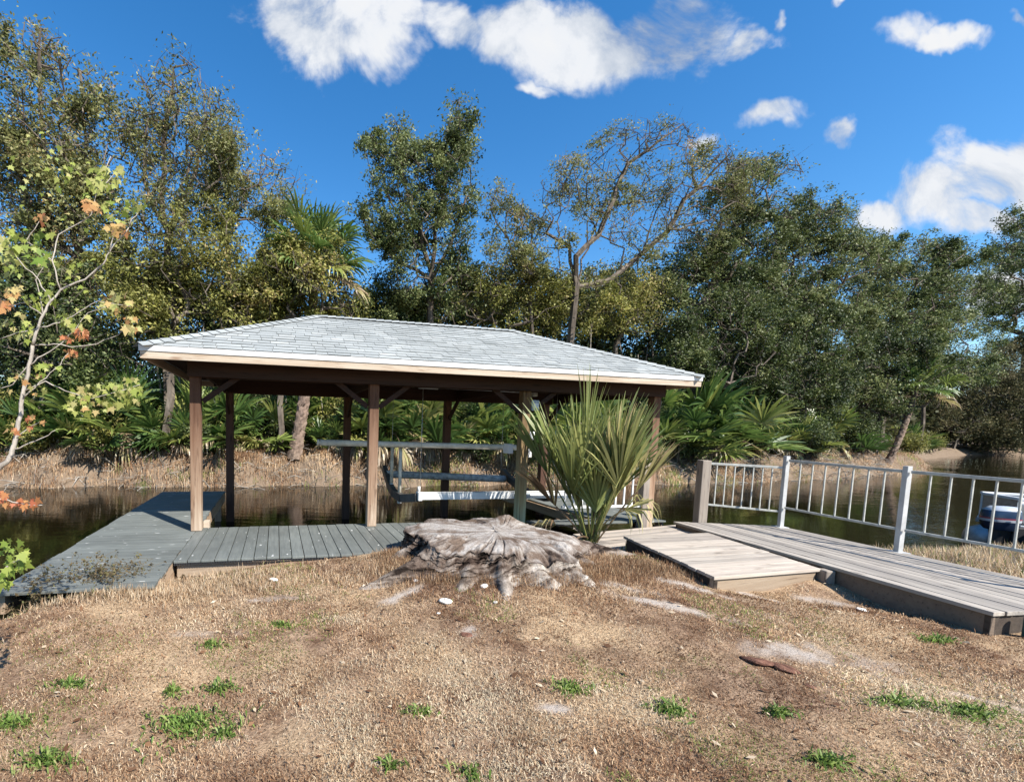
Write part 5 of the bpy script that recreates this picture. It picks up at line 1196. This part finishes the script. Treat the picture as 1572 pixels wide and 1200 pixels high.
# airy dry seed weeds in front of the dock: each one a thing
def weed(cx, cy, n, hh, label, seed):
    rng = np.random.default_rng(seed); b = np.array([cx, cy, float(gheight(cx, cy))]); Pn, Pr, R_ = [], [], []; L = []
    for i in range(n):
        p = np.array([rng.normal() * .10, rng.normal() * .07, 0]); d = np.array([rng.normal() * .28, rng.normal() * .28, 1.]); k = len(Pn); Pn.append(p); Pr.append(-1); R_.append(.0034); hgt = hh * rng.uniform(.45, 1.1)
        for j in range(1, 7):
            p = p + d / np.linalg.norm(d) * hgt / 6; d = d + rng.normal(size=3) * .12; Pn.append(p.copy()); Pr.append(len(Pn) - 2); R_.append(.0030 - j * .0003)
            if j > 2 and rng.random() < .8:
                e = p + np.array([rng.normal() * .07, rng.normal() * .07, rng.uniform(0, .07)]); q = len(Pn) - 1; Pn.append(e); Pr.append(q); R_.append(.0016); L += [e + rng.normal(size=3) * .008 for _ in range(4)]
            L += [p + rng.normal(size=3) * .02 for _ in range(3)]
            Pr_next = None
        # stems restart from the last main node
    Pn = np.array(Pn); Pr = np.array(Pr)
    root = thing('dry_weed', label, 'weed', b, 0, 'dry seed weeds in front of the grey dock')
    poly_mesh('stems', tubes_from_edges(Pn, Pr, np.array(R_), 3), 4, MAT['weed'], root, tint=np.full((Pr >= 0).sum() * 3, .35))
    L = np.array(L); poly_mesh('seed_heads', leaf_quads(L, .027, rng, .55), 4, MAT['weed'], root, tint=rng.uniform(0, .6, len(L)))
for (px, py, n, hh, lab, s_) in [(70, 918, 36, .42, 'leftmost dark dry weed clump at the near end of the dock', 1), (118, 905, 60, .62, 'tallest dry weed clump rising over the dock edge against the water', 2), (155, 905, 50, .5, 'dense greenish weed clump before the middle of the dock end', 3),
                        (200, 892, 44, .46, 'brown seedy weed clump near the walkway corner', 4), (240, 878, 26, .34, 'rightmost low weed clump beside the walkway corner', 5)]:
    p = atz(px, py, -.1); weed(p[0], p[1], n, hh, lab, s_)
patch_grass('low_weeds', 'low olive weeds at the near edge of the grey dock', 'weeds', [(*atz(90, 915, -.1)[:2], .22, .08, .5), (*atz(150, 900, -.1)[:2], .2, .1, .5)], 4200, (.03, .14), 'weed', (.1, .75), 75, w=.008, lean=1.2)

# green tufts
tufts = [(433, 962, .14, .03, 60, 'small green tuft left of the big flat stone'), (325, 996, .09, .05, 60, 'rosette tuft below the grey sand scar on the left'), (265, 1060, .07, .03, 40, 'small bright tuft above the large green patch'), (335, 1055, .10, .05, 60, 'bright tuft at the top right of the large green patch'),
         (290, 1108, .20, .14, 330, 'large bright green grass patch at lower left'), (343, 1128, .06, .04, 40, 'tuft touching the right side of the large green patch'), (110, 1055, .16, .05, 70, 'slanting tuft on the left lawn'), (18, 1110, .12, .06, 90, 'green tuft at the left edge of the lawn'),
         (875, 1062, .09, .06, 120, 'thick dark green tuft in the lower middle'), (1030, 1095, .09, .07, 110, 'spiky upright tuft right of the lower middle'), (1195, 1100, .09, .03, 60, 'narrow bright tuft on the lower right lawn'), (1270, 1172, .10, .04, 90, 'dark tuft near the bottom right'), (1440, 987, .15, .04, 90, 'yellow-green tuft below the end of the boardwalk'),
         (1490, 1100, .20, .10, 180, 'broad loose green patch at the right edge'), (720, 1187, .06, .04, 40, 'small tuft at the bottom centre'), (645, 1095, .10, .04, 40, 'thin tuft left of the lower middle'), (600, 1180, .05, .03, 25, 'tiny tuft at the bottom left of centre'), (1380, 1085, .18, .06, 130, 'loose green patch right of the sand scar'), (70, 1170, .14, .07, 90, 'dull green tuft in the bottom left corner')]
rng = np.random.default_rng(91)
for (px, py, rx, ry, n, lab) in tufts:
    n = int(n * 2.2)
    c = atz(px, py, -.1); c[2] = float(gheight(c[0], c[1])); a = rng.uniform(0, 6.28, n); r = np.minimum(np.abs(rng.normal(size=n)) * .60, 1.35) * (1 + .25 * np.sin(3 * a + px))
    X = np.stack([rx * r * np.cos(a), ry * r * np.sin(a)], -1) * 1.05
    C = np.stack([X[:, 0], X[:, 1], gheight(X[:, 0] + c[0], X[:, 1] + c[1]) - c[2]], -1)
    q = blades(C, rng.uniform(.035, .095, n), rng.uniform(.005, .012, n), rng, 2.2, .55)
    o = poly_mesh('grass_tuft', q, 4, MAT['greengrass'], tint=rng.beta(2., 1.8, n)); o.location = c; tag(o, lab, 'grass tuft', 'green grass tufts in the dry lawn')

# far bank dry grass and hanging roots
def bank_grass():
    rng = np.random.default_rng(33); n = 90000; u = rng.uniform(-14, 44, n); u = np.where(rng.random(n) < .6, rng.uniform(-12, 20, n), u)
    v = vbank(u) + rng.uniform(-.25, 2.1, n) ; x = cos(A) * u - sin(A) * v; y = sin(A) * u + cos(A) * v; z = gheight(x, y)
    k = (z > WL - .02) & (rng.random(n) < np.clip(.75 + fbm(u * .9, v * 2, seed=81) * 1.8, .06, 1)); x, y, z, u, v = x[k], y[k], z[k], u[k], v[k]; n = len(x)
    C = np.stack([x, y, z], -1); t = np.clip(.42 + .32 * fbm(u * .7, v * 2, seed=82) + rng.normal(size=n) * .17, .03, .9)
    t = np.where((fbm(u * .5, v, seed=83) > .12) & (rng.random(n) < .5), rng.uniform(.93, 1, n), t)
    az = rng.uniform(0, 2 * pi, n); az = np.where(rng.random(n) < .55, -pi / 2 + A + rng.normal(size=n) * .5, az)
    o = poly_mesh('bank_grass', blades(C, rng.uniform(.12, .38, n), rng.uniform(.008, .018, n), rng, 2.0, .8, az), 4, MAT['straw'], tint=t); tag(o, 'straw-coloured dry grass hanging over the far bank', 'grass', kind='stuff')
    m_ = 2600; u = rng.uniform(-14, 36, m_); v = vbank(u) + rng.uniform(-.3, 1.6, m_); x = cos(A) * u - sin(A) * v; y = sin(A) * u + cos(A) * v
    a = np.stack([x, y, gheight(x, y) + .02], -1); d = rng.normal(size=(m_, 3)); d[:, 2] = np.abs(d[:, 2]) * .3; L = rng.uniform(.2, .9, m_)[:, None]; d /= np.linalg.norm(d, axis=1, keepdims=True)
    b = a + d * L * .5 + rng.normal(size=(m_, 3)) * .05; c = b + d * L * .5; c[:, 2] -= rng.uniform(0, .25, m_)
    i = np.arange(m_); pr = np.concatenate([np.full(m_, -1), i, i + m_]); r0 = rng.uniform(.005, .018, m_)
    o = poly_mesh('driftwood_roots', tubes_from_edges(np.concatenate([a, b, c]), pr, np.concatenate([r0, r0 * .8, r0 * .3]), 4), 4, MAT['palebark']); tag(o, 'tangle of exposed roots and dead twigs on the far bank', 'roots', kind='stuff')
bank_grass()

# shrubs under the woods filling the bank edge
def bush(name, label, px, off, w, h, leaf, seed, n=5200, ls=.10, group=None, tl=(0, 1.)):
    rng = np.random.default_rng(seed); p = bankpoint(px, off); p[2] = float(gheight(p[0], p[1])); root = thing(name, label, 'shrub', p, 0, group)
    k = 46; a = np.zeros((k, 3)); a[:, :2] = rng.normal(size=(k, 2)) * w * .18; az = rng.uniform(0, 6.28, k); r = rng.random(k) ** .6 * w; b = np.stack([r * np.cos(az), r * np.sin(az), h * rng.uniform(.35, 1, k)], -1)
    mid = (a + b) / 2 + rng.normal(size=(k, 3)) * .1; i = np.arange(k)
    poly_mesh('stems', tubes_from_edges(np.concatenate([a, mid, b]), np.concatenate([np.full(k, -1), i, i + k]), np.concatenate([np.full(k, .02), np.full(k, .014), np.full(k, .006)]), 4), 4, MAT['bark'], root)
    s = rng.integers(0, k, n); f = rng.uniform(.2, 1.1, (n, 1)); C = mid[s] * (1 - f) + b[s] * f + rng.normal(size=(n, 3)) * (.16 * w); C[:, 2] = np.maximum(C[:, 2], .03)
    poly_mesh('foliage', leaf_quads(C, ls, rng, .5), 4, MAT[leaf], root, tint=np.clip(rng.beta(2, 2.2, n) * (tl[1] - tl[0]) + tl[0], 0, 1))
GB = 'shrubs filling the far bank edge'
for i, (px, off, w, h, lf, lab) in enumerate([(5, 2.2, .9, 2.0, 'olive', 'olive shrub at the left edge of the far bank'), (210, 3.0, 1.0, 2.4, 'dark', 'dark shrub left of the first front post'), (345, 2.9, .9, 2.2, 'dark', 'dark shrub behind the leftmost back post'),
        (405, 3.0, .8, 2.5, 'dark', 'dark shrub left of the booted palm trunk'), (515, 2.8, .9, 2.4, 'olive', 'olive shrub right of the booted palm trunk'), (590, 3.2, .9, 2.5, 'dark', 'dark shrub behind the second front post'), (700, 3.2, .9, 2.6, 'dark', 'dark shrub behind the third back post'),
        (820, 3.2, 1., 2.6, 'olive', 'olive shrub right of the greenish post'), (1000, 3.2, 1., 2.8, 'dark', 'dark shrub right of the fourth front post'), (1100, 2.9, 1., 2.4, 'dark', 'dark shrub above the timber rail post'), (1190, 2.6, 1.1, 2.4, 'dark', 'dark shrub above the left white rail post'),
        (55, 1.3, .6, .9, 'olive', 'small olive shrub at the bank edge under the maple leaves'), (160, 1.5, .7, 1.2, 'olive', 'small olive shrub at the bank edge left of the roof corner'), (300, 1.2, .6, 1.0, 'dark', 'small dark shrub at the bank edge behind the first front post'),
        (560, 1.1, .5, .8, 'olive', 'small olive shrub at the bank edge left of the second front post'), (735, 1.0, .6, .9, 'dark', 'small dark shrub at the bank edge left of the greenish post'), (1060, 1.2, .8, 1.3, 'dark', 'dark shrub at the bank edge left of the timber rail post'),
        (1150, 1.5, .9, 1.6, 'dark', 'dark shrub at the bank edge above the first rail panel'), (1240, 1.4, 1.1, 2.0, 'dark', 'dark shrub at the bank edge above the middle rail panel'), (1320, 2.0, 1.1, 2.0, 'dark', 'dark shrub at the bank edge left of the white rail post by the boat'), (1395, 1.6, 1.0, 1.5, 'olive', 'olive shrub just left of the tip of the far bank'),
        (1290, 2.6, 1.3, 2.6, 'dark', 'dark shrub left of the leaning palm trunk'), (1425, 1.6, 1.2, 2.2, 'olive', 'olive shrub at the tip of the far bank'), (1440, 3.5, 1.6, 3.2, 'far', 'twiggy brownish shrub beyond the tip of the far bank'), (1475, 6., 2.2, 4.2, 'far', 'brown-green shrub overhanging the far reach'), (1530, 10., 2.8, 5., 'far', 'pale twiggy shrub before the canal bend')]):
    bush('shrub', lab, px, off, w, h, lf, 300 + i, n=int(5200 * (1 + .25 * (w > 1.2))), ls=.11 * max(1, w * .8), group=GB)

# ------------------------------------------------------------------ stones and bark
def stone(px, py, s, lab, seed, flat=.4, name='stone', mat=None, z0=-.1):
    rng = np.random.default_rng(seed); c = atz(px, py, z0); c[2] = float(gheight(c[0], c[1]))
    if z0 > -.1: c[2] = z0
    n, k = 12, 18; P_ = np.zeros((n, k, 3))
    for i in range(n):
        ph = pi * (i + .5) / n - pi / 2
        for j in range(k):
            a = 2 * pi * j / k; d = np.array([cos(ph) * cos(a), cos(ph) * sin(a) * .75, sin(ph) * flat]); P_[i, j] = d
    nn = 1 + .35 * fbm(P_[..., 0] * 1.6 + seed, P_[..., 1] * 1.6, P_[..., 2] * 2, seed=seed)
    P_ = P_ * nn[..., None] * s; P_[..., 2] += s * flat * .45
    m_ = mat or MAT['stone']; o = grid_mesh(name, P_, m_, wrap=True); o.location = c; o.rotation_euler = (rng.uniform(-.2, .2), rng.uniform(-.2, .2), rng.uniform(0, 6))
    me = o.data
    bm_ = __import__('bmesh').new(); bm_.from_mesh(me); bm_.verts.ensure_lookup_table()
    __import__('bmesh').ops.holes_fill(bm_, edges=[e for e in bm_.edges if e.is_boundary]); bm_.to_mesh(me); bm_.free()
    return tag(o, lab, 'stone' if name == 'stone' else 'bark piece')
mm, nt_, NN = newmat('white_shell_stone'); nz = noise(nt_, coord(nt_), 22., 5, .65)
bsdf(nt_, ramp(nt_, nz, [(.3, (.50, .45, .38)), (.5, (.80, .77, .70))]).outputs[0], .8, bump=nz, bstr=.5, bdist=.01, spec=.2); MAT['stone'] = mm
mm, nt_, NN = newmat('rotten_bark'); nz = noise(nt_, coord(nt_, scale=(1, 4, 4)), 14., 6, .7)
bsdf(nt_, ramp(nt_, nz, [(.35, (.05, .025, .018)), (.6, (.22, .11, .075)), (.75, (.34, .22, .16))]).outputs[0], .9, bump=nz, bstr=.9, bdist=.02, spec=.1); MAT['rot'] = mm
for i, (px, py, s, lab, fl) in enumerate([(684, 934, .062, 'largest flat white stone in front of the stump', .4), (743, 917, .045, 'second largest white stone right of the largest one', .4), (760, 937, .028, 'small white stone just below the second largest stone', .4), (741, 899, .026, 'small white stone closest to the stump front', .5),
        (638, 905, .032, 'pale chalky stone left of the largest stone', .35), (673, 947, .022, 'tiny pale stone under the largest stone', .35), (726, 901, .018, 'tiny stone left of the stone closest to the stump', .5), (655, 845, .045, 'upper white stone lodged on the left root', .7), (640, 858, .042, 'lower white stone lodged on the left root', .7), (1066, 880, .05, 'white stone against the dark side of the platform', .5), (1325, 929, .05, 'flat pale stone below the boardwalk', .25), (420, 895, .05, 'greyish stone in the dry grass before the walkway', .4)]):
    o = stone(px, py, s, lab, 400 + i, fl, z0=.02 if 'lodged' in lab else -.1)
for (px, py, s, lab, sd_) in ((1165, 1018, .10, 'reddish rotten bark chunk at the left of the sand scar', 1), (1205, 1028, .09, 'darker rotten bark chunk beside the sand scar', 2), (1243, 1056, .035, 'small dark bark chip below the sand scar', 3), (1225, 915, .05, 'dark bark lump below the corner of the platform', 4), (716, 978, .045, 'pale grey bark lump in the middle of the lawn', 5)):
    stone(px, py, s, lab, 500 + sd_, .22, 'bark_piece', MAT['rot'])

# ------------------------------------------------------------------ render settings
sc.view_settings.view_transform = 'Standard'; sc.view_settings.look = 'None'; sc.view_settings.exposure = 1.0; sc.view_settings.gamma = 1.0
sc.render.engine = 'CYCLES'
cy = sc.cycles
cy.max_bounces = 4; cy.diffuse_bounces = 1; cy.glossy_bounces = 3; cy.transmission_bounces = 2; cy.transparent_max_bounces = 4
cy.use_denoising = True
try: cy.denoiser = 'OPENIMAGEDENOISE'
except Exception: pass
cy.caustics_reflective = False; cy.caustics_refractive = False
